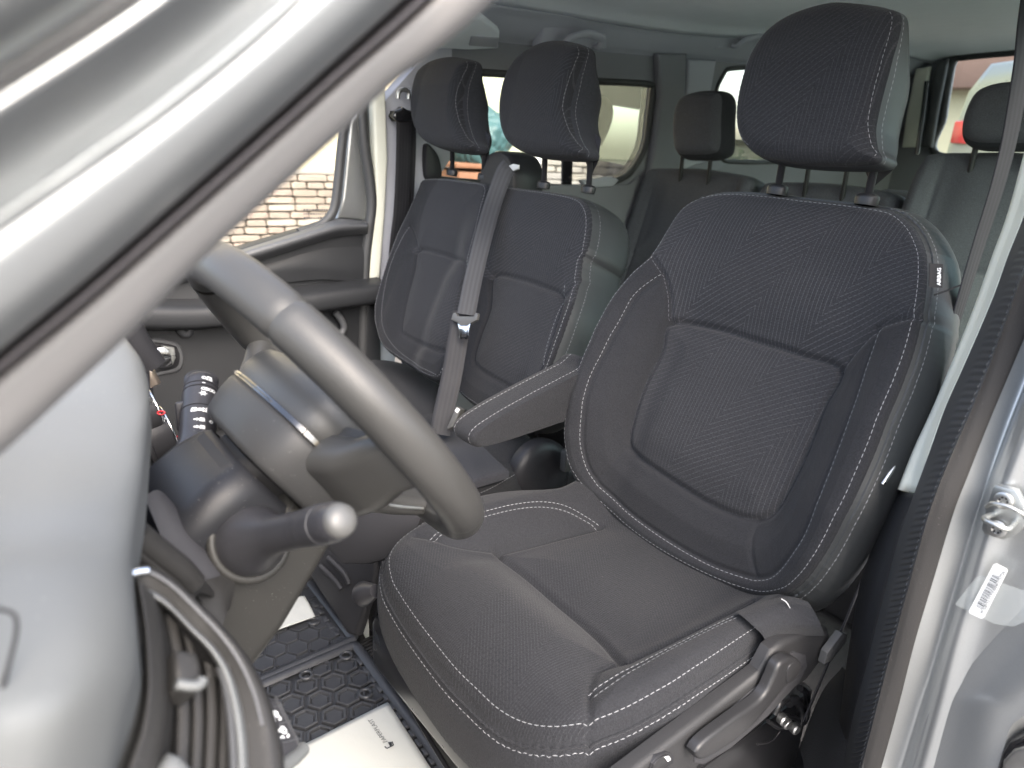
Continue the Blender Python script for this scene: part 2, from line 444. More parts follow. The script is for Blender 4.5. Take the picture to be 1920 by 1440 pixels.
plain('dash_lower', (.020, .0195, .019), .45, 480, .3, .08, cell=True, dist=.0008, dust=.3, spec=0.22)
plain('dash_dark', (.03, .03, .033), .55, 380, .3, .1, cell=True, spec=0.25)
plain('shroud', (.012, .0125, .0145), .40, 900, .12, .06, dist=.0005, dust=.4, spec=0.2)
plain('shroud_warm', (.023, .0225, .021), .44, 900, .16, .08, dist=.0005, dust=.4, spec=0.22)
plain('wheel_leather', (.034, .0335, .032), .40, 520, .30, .08, cell=True, dist=.0006, spec=0.38)
plain('wheel_plastic', (.028, .028, .028), .46, 800, .16, .06, dist=.0005, dust=.4, spec=0.25)
plain('stalk', (.026, .026, .029), .36, 800, .08, .06, dust=.3, spec=0.3)
plain('stalk_tip', (.06, .06, .058), .42, None, 0, .06)
plain('trim_plastic', (.018, .018, .019), .5, 420, .5, .1, cell=True, dist=.001, spec=0.3)
plain('lever_plastic', (.017, .017, .018), .36, 900, .08, .06, dust=.3, spec=0.3)
plain('black_plastic', (.018, .018, .02), .4, 500, .15, .1, dust=.15, spec=.25)
plain('gloss_black', (.008, .008, .009), .08, None, 0, .1, coat=1)
plain('gap_black', (.006, .006, .007), .8)
plain('rail_paint', (.010, .010, .011), .3, None, 0, .2, coat=.1, spec=0.3)
plain('headliner', (.76, .80, .84), .95, 700, .35, .05, dist=.001)  # base colour lifted in place of haze under the roof
plain('roof_plastic', (.36, .37, .41), .6, 600, .2, .05)  # lifted base stands in for haze on the upper plastics
plain('side_plastic', (.165, .168, .185), .55, 500, .2, .08)  # likewise paler, haze put into the base colour
plain('door_plastic', (.021, .022, .024), .50, 420, .35, .08, cell=True, spec=.3)
plain('door_top', (.06, .062, .066), .5, 420, .3, .06, cell=True)
plain('cream_trim', (.62, .62, .53), .6, 700, .25, .04)
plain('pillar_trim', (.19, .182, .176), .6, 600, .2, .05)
plain('pillar_seal', (.10, .09, .092), .55, 500, .2, .1)
plain('rubber', (.040, .041, .042), .55, 300, .2, .12, dust=.2)
plain('seal_flock', (.022, .0215, .0215), .85, 800, .5, .1, dust=.2, spec=.15)
plain('mat_rubber', (.036, .038, .043), .42, 250, .2, .18, vs=20, dust=.35)
plain('carpet', (.022, .022, .024), .98, 500, .9, .3, vs=90, dist=.003)
plain('paper', (.43, .44, .42), .75, 60, .12, .03, dist=.004)
plain('ink', (.05, .053, .06), .8)
plain('white_ink', (.75, .76, .76), .6)
plain('white_label', (.54, .55, .54), .45, None, 0, .02)
plain('thread', (.22, .225, .235), .7, None, 0, .1, vs=300)
plain('thread_dark', (.10, .10, .11), .8)
plain('chrome', (.72, .73, .74), .12, None, 0, .05, metal=1)
plain('satin_metal', (.42, .43, .42), .42, 200, .1, .12, vs=40, metal=1)
plain('steel', (.45, .45, .44), .38, 90, .15, .2, vs=60, metal=1)
plain('copper_trim', (.55, .46, .38), .3, None, 0, .08, metal=.9)
plain('red_mark', (.3, .015, .02), .4)
plain('tag_black', (.012, .012, .013), .7, 900, .3, .1)
plain('plaster', (.40, .355, .25), .92, 60, .4, .06, vs=2.5, dist=.004)
plain('plaster_green', (.36, .37, .27), .92, 60, .4, .08, vs=2.0, dist=.004)
plain('mortar', (.26, .235, .205), .95, 120, .5, .1, vs=9, dist=.004)
for i, c in enumerate(((.29, .24, .195), (.31, .26, .215), (.27, .225, .185), (.32, .28, .235), (.30, .235, .195))):
    plain('stone_%d' % i, c, .92, 40, .6, .14, vs=11, dist=.008)
for i, c in enumerate(((.26, .24, .21), (.29, .265, .225), (.23, .215, .20), (.27, .255, .23))):
    plain('grey_stone_%d' % i, c, .92, 40, .6, .14, vs=11, dist=.008)
plain('paving', (.15, .148, .142), .92, 30, .6, .2, vs=3, dist=.01)
plain('teal_sheet', (.03, .075, .078), .5, 12, .5, .25, vs=9, dist=.02)
plain('wood', (.17, .075, .038), .7, 30, .3, .25, vs=12)
plain('roof_brown', (.17, .10, .08), .8, 30, .3, .15, vs=4)
plain('car_silver', (.24, .245, .24), .3, None, 0, .04, metal=.6, coat=.6)
plain('car_glass', (.03, .035, .038), .08, None, 0, .05, coat=1)
plain('lamp_red', (.3, .012, .015), .2, None, 0, .1, coat=1)
plain('leaf', (.07, .12, .03), .6, None, 0, .35, vs=30)
plain('curtain', (.30, .31, .30), .85, None, 0, .1)
plain('white_frame', (.5, .51, .49), .5)
# silver paint with flakes
mt, t, b = nodes('silver_paint'); co = coords(t)
v = N(t, 'ShaderNodeTexVoronoi', Scale=1500.0); t.links.new(co, v.inputs['Vector'])
c = mixc(t, noise(t, co, 6, 3), (.32, .33, .33), (.37, .38, .38)); c = mixc(t, mathn(t, 'MULTIPLY', v.outputs['Color'], .25), c, (.46, .48, .49))
t.links.new(c, b.inputs['Base Color']); b.inputs['Metallic'].default_value = .75; b.inputs['Roughness'].default_value = .36
b.inputs['Coat Weight'].default_value = .35; b.inputs['Coat Roughness'].default_value = .12
# webbing
def webbing(name, col):
    mt, t, b = nodes(name); sp = N(t, 'ShaderNodeSeparateXYZ'); t.links.new(coords(t, 'UV'), sp.inputs[0])
    a = mathn(t, 'SINE', mathn(t, 'MULTIPLY', sp.outputs[0], 2 * math.pi / .0095)); bb = mathn(t, 'SINE', mathn(t, 'MULTIPLY', sp.outputs[1], 2 * math.pi / .003))
    f = mathn(t, 'MULTIPLY_ADD', mathn(t, 'ADD', a, mathn(t, 'MULTIPLY', bb, .35)), .25, .5)
    t.links.new(mixc(t, f, tuple(x * .7 for x in col), tuple(x * 1.3 for x in col)), b.inputs['Base Color'])
    b.inputs['Roughness'].default_value = .6; b.inputs['Specular IOR Level'].default_value = .25; bump(t, b, f, .4, .0008)
webbing('belt_grey', (.032, .033, .036)); webbing('belt_black', (.013, .013, .015))
# thin panes
def pane(name, tint, refl=.9):
    mt, t, b = nodes(name); t.nodes.remove(b); out = t.nodes['Material Output']
    tr = N(t, 'ShaderNodeBsdfTransparent', Color=(*tint, 1)); gl = N(t, 'ShaderNodeBsdfGlossy', Roughness=.02)
    fr = N(t, 'ShaderNodeFresnel', IOR=1.45); mx = t.nodes.new('ShaderNodeMixShader')
    t.links.new(mathn(t, 'MULTIPLY', fr.outputs[0], refl), mx.inputs[0]); t.links.new(tr.outputs[0], mx.inputs[1]); t.links.new(gl.outputs[0], mx.inputs[2]); t.links.new(mx.outputs[0], out.inputs[0])
pane('glass_clear', (.94, .97, .94)); pane('glass_green', (.92, .97, .93)); pane('glass_left', (.76, .95, .83)); pane('glass_rear', (.86, .95, .89))

mt, t, b = nodes('clear_film'); out = t.nodes['Material Output']; tr = N(t, 'ShaderNodeBsdfTransparent'); mx = t.nodes.new('ShaderNodeMixShader'); mx.inputs[0].default_value = .10
b.inputs['Base Color'].default_value = (.62, .66, .65, 1); b.inputs['Roughness'].default_value = .3
t.links.new(tr.outputs[0], mx.inputs[1]); t.links.new(b.outputs[0], mx.inputs[2]); t.links.new(mx.outputs[0], out.inputs[0])
def structure(o): o['kind'] = 'structure'; return o
# ------------------------------------------------------------------ ground and yard
structure(mesh('ground', [(-60, -60, -.55), (60, -60, -.55), (60, 60, -.55), (-60, 60, -.55)], np.array([[0, 1, 2, 3]]), 'paving', smooth=False))

def stone_wall(root, x, y0, y1, z0, z1, rows, length, mats, seed):
    rr = random.Random(seed); base = []
    for k in range(6):
        bm = bmesh.new(); bmesh.ops.create_cube(bm, size=1); bmesh.ops.bevel(bm, geom=bm.edges[:], offset=.12, segments=1, affect='EDGES')
        for vv in bm.verts: vv.co += Vector((rr.uniform(-.06, .06), rr.uniform(-.02, .02), rr.uniform(-.07, .07)))
        me = bpy.data.meshes.new('stone'); bm.to_mesh(me); bm.free(); me.materials.append(M[mats[k % len(mats)]]); base.append(me)
    h = (z1 - z0) / rows; loc = root.location
    for r in range(rows):
        y = y0 - rr.uniform(0, .15)
        while y < y1:
            L = length * rr.uniform(.65, 1.4); ya, yb = max(y, y0), min(y + L, y1)
            if yb - ya > .04:
                o = bpy.data.objects.new('stone', rr.choice(base)); COL.objects.link(o); adopt(o, root)
                o.location = (x - rr.uniform(0, .012), (ya + yb) / 2, z0 + (r + .5) * h)
                o.scale = (.06, (yb - ya) - .010, h - .008)
            y += L
hw = thing('house_wall', 'cream plaster house wall with warm stone cladding seen through passenger window', 'wall', (3.6, -.6, -.55))
box('plaster', (3.74, .05, 2.2), (.2, 3.9, 2.86), 'plaster', hw, bevel=0)
box('mortar_bed', (3.745, .05, .11), (.2, 3.9, 1.32), 'mortar', hw, bevel=0)
box('ledge', (3.66, .05, .785), (.12, 3.9, .03), 'mortar', hw, bevel=.006)
stone_wall(hw, 3.63, -1.35, .05, .10, .77, 14, .15, ['stone_%d' % i for i in range(5)], 3)
gw = thing('garden_wall', 'pale green plastered wall on grey stone base beyond the sliding side window', 'wall', (3.6, -4, -.55))
box('plaster', (3.77, -4.6, 2.1), (.2, 5.36, 2.26), 'plaster_green', gw, bevel=0)
box('mortar_bed', (3.775, -4.6, .2), (.2, 5.36, 1.5), 'mortar', gw, bevel=0)
stone_wall(gw, 3.655, -5.0, -1.96, .50, .95, 8, .22, ['grey_stone_%d' % i for i in range(4)], 5)
# house window far back on the same wall
hwn = thing('house_window', 'white framed house window with grey curtain above the hedge', 'window', (3.6, -5.2, 1.4))
for nm, c, s, mt in (('frame', (3.63, -4.93, 1.72), (.08, .09, .8), 'white_frame'), ('frame', (3.63, -5.75, 1.72), (.08, .09, .8), 'white_frame'), ('sill', (3.58, -5.34, 1.30), (.16, 1.0, .05), 'wood')):
    box(nm, c, s, mt, hwn, bevel=.006)
skin('curtain', [[(3.655 + .012 * math.sin(k * 1.9), -5.0 - k * .035, z) for k in range(21)] for z in (1.34, 2.1)], 'curtain', hwn, n=80, m=4)
# bush
bs = thing('garden_bush', 'low leafy green bush in front of the far house wall', 'bush', (3.2, -5.5, -.55))
V = []; F = []
for k in range(2600):
    p = np.array([RNG.normal(3.2, .16), RNG.uniform(-6.2, -4.7), 0]); p[2] = RNG.uniform(.3, 1.08 + .06 * math.sin(p[1] * 9))
    a = unit(RNG.normal(size=3)) * .03; b2 = unit(np.cross(a, RNG.normal(size=3))) * .016; i = len(V); V += [p - a, p + b2, p + a, p - b2]; F.append((i, i + 1, i + 2, i + 3))
mesh('foliage', V, np.array(F), 'leaf', bs, smooth=False)['kind'] = 'stuff'
for k in range(5): tube('stem', [(3.2, -6 + k * .28, -.55), (3.22, -6 + k * .28 + .03, .3), (3.2, -6 + k * .28 - .05, .9)], [.02, .008], 'wood', bs, n=7, res=8)
# wooden planter steps and teal bundle
cr1 = thing('wooden_crate', 'reddish brown wooden crate standing outside below the teal bundle', 'crate', (3.2, -1.95, -.55), 'wooden crates outside')
for k in range(5): box('plank', (3.05, -1.98, .15 + k * .155), (.04, .62, .148), 'wood', cr1, bevel=.006)
for k in range(4): box('plank', (3.10 + k * .12, -1.98, .885), (.112, .66, .03), 'wood', cr1, bevel=.005)
box('crate_body', (3.29, -1.98, .16), (.40, .58, 1.38), 'wood', cr1, bevel=.01)
lc = thing('low_crate', 'lower orange brown wooden step in front of the tall crate', 'crate', (2.9, -1.7, -.55), 'wooden crates outside')
for k in range(4): box('plank', (2.72, -1.72, .08 + k * .14), (.035, .55, .132), 'wood', lc, bevel=.005)
for k in range(3): box('plank', (2.77 + k * .1, -1.72, .66), (.094, .58, .03), 'wood', lc, bevel=.005)
box('crate_body', (2.86, -1.72, .05), (.22, .5, 1.19), 'wood', lc, bevel=.01)
tb = thing('teal_bundle', 'crumpled teal plastic sheet heaped on the wooden crate', 'tarp', (3.25, -2.0, .9))
bm = bmesh.new(); bmesh.ops.create_icosphere(bm, subdivisions=5, radius=1)
from mathutils import noise as mnoise
for vv in bm.verts:
    p = vv.co.copy(); d = 1 + .22 * mnoise.noise(p * 1.6) + .16 * abs(mnoise.noise(p * 3.7 + Vector((3, 1, 2)))) + .07 * abs(mnoise.noise(p * 8))
    vv.co = Vector((3.27 + p.x * .17 * d, -2.0 + p.y * .22 * d, 1.06 + p.z * .19 * d - (.03 if p.z < -.5 else 0)))
from_bm('sheet', bm, 'teal_sheet', tb, angle=180)
post = thing('garden_post', 'thin pale blue post standing between the crate and the garden wall', 'post', (3.4, -2.55, -.55))
box('shaft', (3.4, -2.62, .5), (.06, .05, 2.1), 'white_frame', post); box('cap', (3.4, -2.62, 1.565), (.085, .075, .03), 'white_frame', post)
# parked van behind
pv = thing('parked_van', 'silver van with red tail lamp seen through the rear window', 'van', (.9, -7.2, -.55))
def yz(l, y): return np.array([(a, y, b) for a, b in l])
bodyo = [(2.02, -.35), (2.05, .6), (2.04, 1.3), (1.98, 1.75), (1.85, 1.98), (1.2, 2.05), (.2, 2.05), (-.3, 1.98), (-.42, 1.7), (-.46, 1.2), (-.46, -.35)]
loft('body', [yz([(x * f + .8 * (1 - f), z - dz) for x, z in bodyo], y) for y, f, dz in ((-6.42, .96, .03), (-6.46, 1, 0), (-7.6, 1, 0), (-9.9, 1, 0), (-10.0, .97, .03))], 'car_silver', pv)
slab('rear_window', yz([(1.72, 1.28), (1.74, 1.66), (1.66, 1.74), (-.1, 1.74), (-.18, 1.66), (-.16, 1.28)], -6.40), 'car_glass', pv, n=(0, 1, 0), thick=.025, bevel=.01)
for sx, nm in ((1.93, 'tail_lamp'), (-.37, 'tail_lamp')):
    box(nm, (sx, -6.40, 1.40), (.15, .07, .2), 'lamp_red', pv, bevel=.02)
box('rear_bumper', (.8, -6.36, .0), (2.4, .16, .28), 'black_plastic', pv, bevel=.03)
box('number_plate', (.8, -6.40, .85), (.52, .02, .11), 'white_label', pv, bevel=.003)
for sx in (1.85, -.25):
    revolve('wheel', (sx - .1, -7.1, -.22), (sx + .1, -7.1, -.22), [(0, .2), (0, .31), (.03, .33), (.18, .33), (.2, .31), (.2, .2)], 'rubber', pv)
gr = thing('brown_garage', 'brown garage with a long fascia board behind the parked van', 'building', (1.5, -14, -.55))
box('wall', (1.5, -14, 1.2), (9, .3, 3.5), 'plaster', gr, bevel=0); box('fascia', (1.5, -13.7, 2.75), (9.6, .5, .55), 'roof_brown', gr, bevel=.02); box('roof', (1.5, -14.6, 3.35), (10, 2.2, .5), 'roof_brown', gr, bevel=.03)
# ------------------------------------------------------------------ the van: floor and shell
structure(box('floor', (0, -.85, -.03), (1.72, 4.4, .055), 'carpet', bevel=0))
van = thing('van_body', 'silver van shell with cream pillar trims and grey headliner around the seats', 'van', (0, 0, -.05))
def hole_ring(name, rect, hole, fix, axis, mat, parent, thick=.03, n=96):
    """wall panel with a rounded window opening. rect=(a0,a1,z0,z1); hole=list (a,z); axis 'X' or 'Y' plane at fix"""
    H = cr(hole, n, True); c = H.mean(0); a0, a1, z0, z1 = rect; O = []
    for p in H:
        d = p - c; ts = []
        for k, (lo, hi) in enumerate(((a0, a1), (z0, z1))):
            if abs(d[k]) > 1e-9: ts.append(((hi if d[k] > 0 else lo) - c[k]) / d[k])
        O.append(c + d * min(ts))
    O = np.array(O)
    for cn in ((a0, z0), (a0, z1), (a1, z0), (a1, z1)): O[np.argmin(((O - cn) ** 2).sum(1))] = cn
    out = 1 if fix > 0 else -1
    if axis == 'Y': out = -1
    def P3(Q, off): return np.array([(fix + off, q[0], q[1]) if axis == 'X' else (q[0], fix + off, q[1]) for q in Q])
    inner = H + (c - H) / np.linalg.norm(c - H, axis=1, keepdims=True) * .0
    rings = [P3(O, 0), P3(H + (H - c) * .03, 0), P3(H, out * .006), P3(H, out * thick), P3(O, out * thick)]
    V = np.vstack(rings); F = gridF(5, n, True)
    return mesh(name, V, F, mat, parent, angle=40), H
def pxYZ(px, x): return np.array([(p[1], p[2]) for p in UL(px, XP(x))])
def pxXZ(px, y): return np.array([(p[0], p[2]) for p in UL(px, YP(y))])
XR = .82
h1 = pxYZ([(835, 134), (960, 139), (1080, 150), (1212, 157), (1224, 168), (1219, 220), (1211, 275), (1188, 318), (1160, 338), (1090, 352), (950, 347), (830, 338), (806, 330), (800, 250), (812, 145)], XR)
h2 = pxYZ([(1340, 205), (1345, 165), (1360, 137), (1376, 128), (1480, 124), (1590, 128), (1620, 200), (1615, 296), (1500, 302), (1385, 304), (1350, 290)], XR)
ysplit = float(U(1290, 220, XP(XR))[1]); ybp = -.02
w1, _ = hole_ring('side_panel', (ysplit, ybp, .0, 1.42), h1, XR, 'X', 'side_plastic', van)
w2, _ = hole_ring('side_panel', (-2.93, ysplit - .002, .0, 1.52), h2, XR, 'X', 'side_plastic', van)
def pane_on(name, hole, x, mat, parent, grow=.015):
    c = hole.mean(0); H = cr(hole + (hole - c) * grow, 60, True)
    return mesh(name, [(x, a, z) for a, z in H], [tuple(range(60))], mat, parent, smooth=False)
pane_on('window_pane', h1, XR + .022, 'glass_green', van); pane_on('window_pane', h2, XR + .022, 'glass_green', van)
# black frame and divider bar of the sliding window
H1 = cr(h1, 90, True); tube('window_seal', [(XR + .004, a, z) for a, z in H1], .012, 'rubber', van, n=8, closed=True)
H2 = cr(h2, 90, True); tube('window_seal', [(XR + .004, a, z) for a, z in H2], .010, 'rubber', van, n=8, closed=True)
slab('window_bar', [(1058, 140), (1078, 141), (1078, 200), (1073, 352), (1056, 352)], 'gloss_black', van, XP(XR + .016), thick=.012, bevel=.003)
slab('window_latch', [(1090, 338), (1150, 331), (1162, 338), (1150, 350), (1100, 352)], 'roof_plastic', van, XP(XR - .02), thick=.02, bevel=.005)
slab('door_lining', [(800, 352), (1180, 345), (1200, 330), (1235, 560), (1000, 700), (800, 600)], 'side_plastic', van, XP(XR - .012), thick=.01, bevel=.006)
slab('pillar_lining', [(1235, 100), (1290, 100), (1285, 200), (1275, 330), (1215, 345), (1228, 280), (1240, 180)], 'side_plastic', van, XP(XR - .03), thick=.025, bevel=.012, seg=4)
slab('pillar_lining', [(1292, 110), (1345, 112), (1330, 200), (1335, 300), (1280, 320), (1287, 200)], 'roof_plastic', van, XP(XR - .02), thick=.018, bevel=.012, seg=4)
# roof: headliner and side rails
def rise(y): return .062 * max(0.0, -y - .2)
def arch(y, drop=0):
    k = rise(y) - drop; return [(-.86, y, 1.34 + k), (-.78, y, 1.40 + k), (-.6, y, 1.432 + k), (0, y, 1.45 + k), (.6, y, 1.432 + k), (.70, y, 1.415 + k), (.74, y, 1.40 + k)]
skin('headliner', [arch(.36, .02), arch(.15), arch(-.5), arch(-1.0, .012), arch(-1.6), arch(-2.6), arch(-2.93, .02)], 'headliner', van, n=60, m=60, thick=.03)
rail = []
for y in (.36, .15, -.1, -.5, -1.0, -1.6, -2.2, -2.93):
    k = rise(y); rail.append([(.735, y, 1.402 + k), (.755, y, 1.385 + k), (.775, y, 1.36 + k), (.80, y, 1.335 + k), (.816, y, 1.325 + k), (.83, y, 1.31 + k)])
skin('roof_rail', rail, 'roof_plastic', van, n=24, m=50, thick=.02)
# moulded grip housings on the right rail
def handle(px0, px1, x, z):
    a = U(px0, z[0], XP(x)); b = U(px1, z[1], XP(x)); d = b - a
    slab('handle_housing', [a + (0, 0, -.012) - d * .35, a - d * .28 + (0, 0, .05), a + (0, 0, .058), b + (0, 0, .058), b + d * .28 + (0, 0, .05), b + d * .35 + (0, 0, -.012)], 'roof_plastic', van, n=(-1, 0, -.3), thick=.04, bevel=.012, seg=4)
    tube('grab_handle', [a + (-.012, 0, .0), a + (-.03, 0, -.002) + d * .04, a + (-.05, 0, .018) + d * .12, (a + b) / 2 + (-.055, 0, .03), b + (-.05, 0, .018) - d * .12, b + (-.03, 0, -.002) - d * .04, b + (-.012, 0, .0)], .010, 'roof_plastic', van, n=12, ry=.014, res=40)
handle(1040, 1115, .765, (84, 86)); handle(1368, 1432, .765, (86, 86))
slab('sun_visor', [(620, 40), (905, 35), (938, 62), (935, 92), (880, 95), (640, 84)], 'headliner', van, PLN(U(800, 80, XP(.70)), (-.5, -.2, -.85)), thick=.02, bevel=.008, seg=3)
slab('visor_label', [(884, 70), (936, 73), (933, 90), (880, 86)], 'roof_plastic', van, PLN(U(800, 80, XP(.70)) + np.array([-.003, 0, -.003]), (-.5, -.2, -.85)), thick=.004, bevel=.002)
# left side behind the driver, only seen by the light
h3 = np.array([(-.22, .76), (-.22, 1.26), (-.28, 1.32), (-1.46, 1.32), (-1.53, 1.26), (-1.53, .80), (-1.46, .74), (-.28, .71)])
hole_ring('side_panel', (-1.6, -.12, .0, 1.44), h3, -.86, 'X', 'side_plastic', van); pane_on('window_pane', h3, -.875, 'glass_left', van)
h4 = np.array([(-1.68, .78), (-1.68, 1.26), (-1.74, 1.32), (-2.76, 1.32), (-2.82, 1.26), (-2.82, .80), (-2.76, .74), (-1.74, .71)])
hole_ring('side_panel', (-2.93, -1.602, .0, 1.52), h4, -.86, 'X', 'side_plastic', van); pane_on('window_pane', h4, -.875, 'glass_left', van)
# tailgate
YT = -2.92
h5 = pxXZ([(1783, 150), (1790, 118), (1806, 109), (1920, 98), (2060, 86), (2300, 70), (2330, 120), (2310, 292), (2000, 294), (1766, 290), (1772, 220)], YT)
hole_ring('tailgate', (-.86, .82, .0, 1.66), h5, YT, 'Y', 'side_plastic', van)
c5 = h5.mean(0); H5 = cr(h5 + (h5 - c5) * .01, 70, True); mesh('rear_window', [(a, YT - .02, z) for a, z in H5], [tuple(range(70))], 'glass_rear', van, smooth=False)
tube('rear_window_seal', [(a, YT + .012, z) for a, z in cr(h5 + (h5 - c5) * .02, 90, True)], .018, 'rubber', van, n=8, closed=True)
slab('rear_pillar_trim', [(1716, 128), (1742, 124), (1735, 160), (1728, 205), (1714, 276), (1690, 276), (1700, 205)], 'cream_trim', van, YP(YT + .10), thick=.03, bevel=.012, seg=3)
tube('gas_strut', [U(1738, 152, YP(YT + .12)), U(1732, 200, YP(YT + .12)), U(1719, 290, YP(YT + .12))], .011, 'gloss_black', van, n=10)
slab('tailgate_frame', [(1757, 118), (1776, 108), (1768, 150), (1757, 205), (1745, 276), (1726, 276), (1740, 200), (1748, 140)], 'door_top', van, YP(YT + .08), thick=.03, bevel=.012, seg=3)
skin('rear_header', [[U(x, y0 - (x - 1690) * .10, YP(YT + .16 - .03 * k)) for x in (1640, 1760, 1920, 2100)] for k, y0 in enumerate((60, 74, 86, 98))], 'headliner', van, n=30, m=16, thick=.01)

# ------------------------------------------------------------------ right B-pillar strips (passenger side)
slab('pillar_backing', [(712, 200), (850, 40), (845, 300), (815, 345), (760, 420), (740, 700), (690, 760), (690, 522), (718, 400)], 'roof_plastic', van, XP(.812), thick=.05, bevel=.006)
slab('pillar_trim', [(700, 150), (722, 120), (728, 300), (723, 400), (713, 523), (690, 523), (697, 440), (706, 380), (704, 300)], 'cream_trim', van, XP(.79), thick=.03, bevel=.008, seg=3)
slab('lower_pillar_trim', [(690, 525), (713, 525), (716, 700), (712, 800), (680, 800), (684, 640)], 'door_plastic', van, XP(.785), thick=.03, bevel=.008, seg=3)
tube('door_seal', UL([(676, 150), (682, 260), (692, 330), (697, 380), (692, 430), (686, 480), (682, 560), (680, 700)], XP(.80)), .015, 'rubber', van, n=10, res=50)
slab('pillar_reinforcement', [(800, 272), (815, 280), (826, 300), (829, 332), (812, 338), (800, 330)], 'black_plastic', van, XP(.79), thick=.02, bevel=.006, smooth_n=30)

# ------------------------------------------------------------------ left B-pillar (near, right edge of the picture)
def P(px, x): return UL(px, XP(x))
cl = [(2035, -150), (1985, 60), (1935, 230), (1892, 390), (1860, 480), (1827, 573), (1787, 673), (1747, 767), (1713, 840), (1682, 917)]
cm = [(2080, -150), (2030, 60), (1975, 230), (1925, 390), (1890, 480), (1860, 563), (1813, 673), (1773, 763), (1743, 847), (1722, 925)]
skin('pillar_trim', [P(cl, -.735), P([(a * .93 + b * .07, c * .93 + d * .07) for (a, c), (b, d) in zip(cl, cm)], -.752), P([(a * .5 + b * .5, c * .5 + d * .5) for (a, c), (b, d) in zip(cl, cm)], -.764), P(cm, -.782)], 'cream_trim', van, n=60, m=20, thick=.012)
dl = [(1683, 919), (1650, 993), (1613, 1093), (1590, 1227), (1577, 1327), (1560, 1480)]
dm = [(1722, 927), (1693, 985), (1663, 1093), (1630, 1227), (1600, 1343), (1572, 1480)]
skin('lower_pillar_trim', [P(dl, -.735), P([(a * .5 + b * .5, c * .5 + d * .5) for (a, c), (b, d) in zip(dl, dm)], -.765), P(dm, -.784)], 'trim_plastic', van, n=60, m=16, thick=.012)
sl = cm[:-1] + dm[1:]
sr = [(2150, -120), (2085, 90), (2010, 280), (1960, 420), (1920, 507), (1890, 593), (1853, 693), (1820, 773), (1780, 863), (1743, 960), (1703, 1103), (1667, 1237), (1640, 1343), (1605, 1480)]
fl = [(2200, -80), (2130, 150), (2040, 380), (1975, 500), (1925, 620), (1880, 727), (1847, 807), (1813, 893), (1787, 960), (1747, 1093), (1713, 1207), (1680, 1337), (1640, 1480)]
A_, B_ = cr(P(sl, -.786), 260), cr(P(sr, -.838), 260)
# ribbed rubber door seal: cross-section bulges out, ribs across
nS = 46; rings = []
outw = unit(NC - (A_.mean(0) + B_.mean(0)) / 2)
A_, B_ = cr(A_, 900), cr(B_, 900)
for i in range(nS):
    u = i / (nS - 1); bl = math.sin(math.pi * u) ** .7 * .011
    rib = .0028 * (np.sin(np.arange(900) * 2 * np.pi / 7.3 + 1.5 * np.sin(np.arange(900) * .021)) * sm(np.array(u), .30, .55) * (1 - sm(np.array(u), .86, .93)))
    crease = -.004 * math.exp(-((u - .93) / .025) ** 2)
    rings.append(A_ * (1 - u) + B_ * u + outw * (bl + crease) + outw * rib[:, None])
V = np.stack(rings, 0); mesh('door_seal', V.reshape(-1, 3), gridF(nS, 900), 'rubber', van)
Fc = P(fl, -.853)
skin('seal_flange', [B_[::45] + outw * -.004, (cr(B_, 40) * .55 + cr(Fc, 40) * .45) + outw * .001, cr(Fc, 40) + outw * .001, cr(Fc, 40) - outw * .012], 'seal_flock', van, n=80, m=14)
# painted door jamb
j0 = cr(Fc, 40) - outw * .006
def J(dx, y): return cr(np.array([U(x + dx, yy, YP(y)) for x, yy in fl]), 40)
yj = float(j0[:, 1].mean())
jc = [j0, j0 + np.array([-.012, -.02, 0]), J(48, .252), J(62, .262), J(80, .268), J(120, .262), J(200, .262), J(330, .258), J(470, .25)]
skin('door_jamb', jc, 'silver_paint', van, n=120, m=90)
# sculpted recess at the lower right of the jamb
recess = [[(1960, 1090), (1880, 1180), (1800, 1270), (1740, 1340), (1700, 1480)], [(1990, 1130), (1910, 1215), (1840, 1290), (1800, 1330), (1765, 1480)], [(2020, 1180), (1935, 1262), (1880, 1310), (1850, 1340), (1830, 1480)], [(2060, 1230), (1960, 1310), (1915, 1345), (1890, 1375), (1865, 1480)]]
skin('jamb_bulge', [np.array([U(x, y, YP(yv)) for x, y in r]) for r, yv in zip(recess, (.262, .267, .276, .278))], 'silver_paint', van, n=60, m=40)
skin('jamb_bulge_side', [np.array([U(x, y, YP(yv)) for x, y in r]) for r, yv in zip([recess[3], [(2080, 1250), (1975, 1322), (1928, 1360), (1904, 1390), (1880, 1480)]], (.278, .262))], 'silver_paint', van, n=40, m=6)
slab('latch_plug', [(1876, 1412), (1890, 1392), (1925, 1376), (1990, 1376), (1990, 1480), (1868, 1480), (1868, 1440)], 'gloss_black', van, YP(.282), thick=.03, bevel=.006, seg=3)
slab('latch_plate', [(1880, 1428), (1900, 1406), (1930, 1398), (1990, 1398), (1990, 1480), (1875, 1480)], 'steel', van, YP(.286), thick=.008, bevel=.003, seg=3)
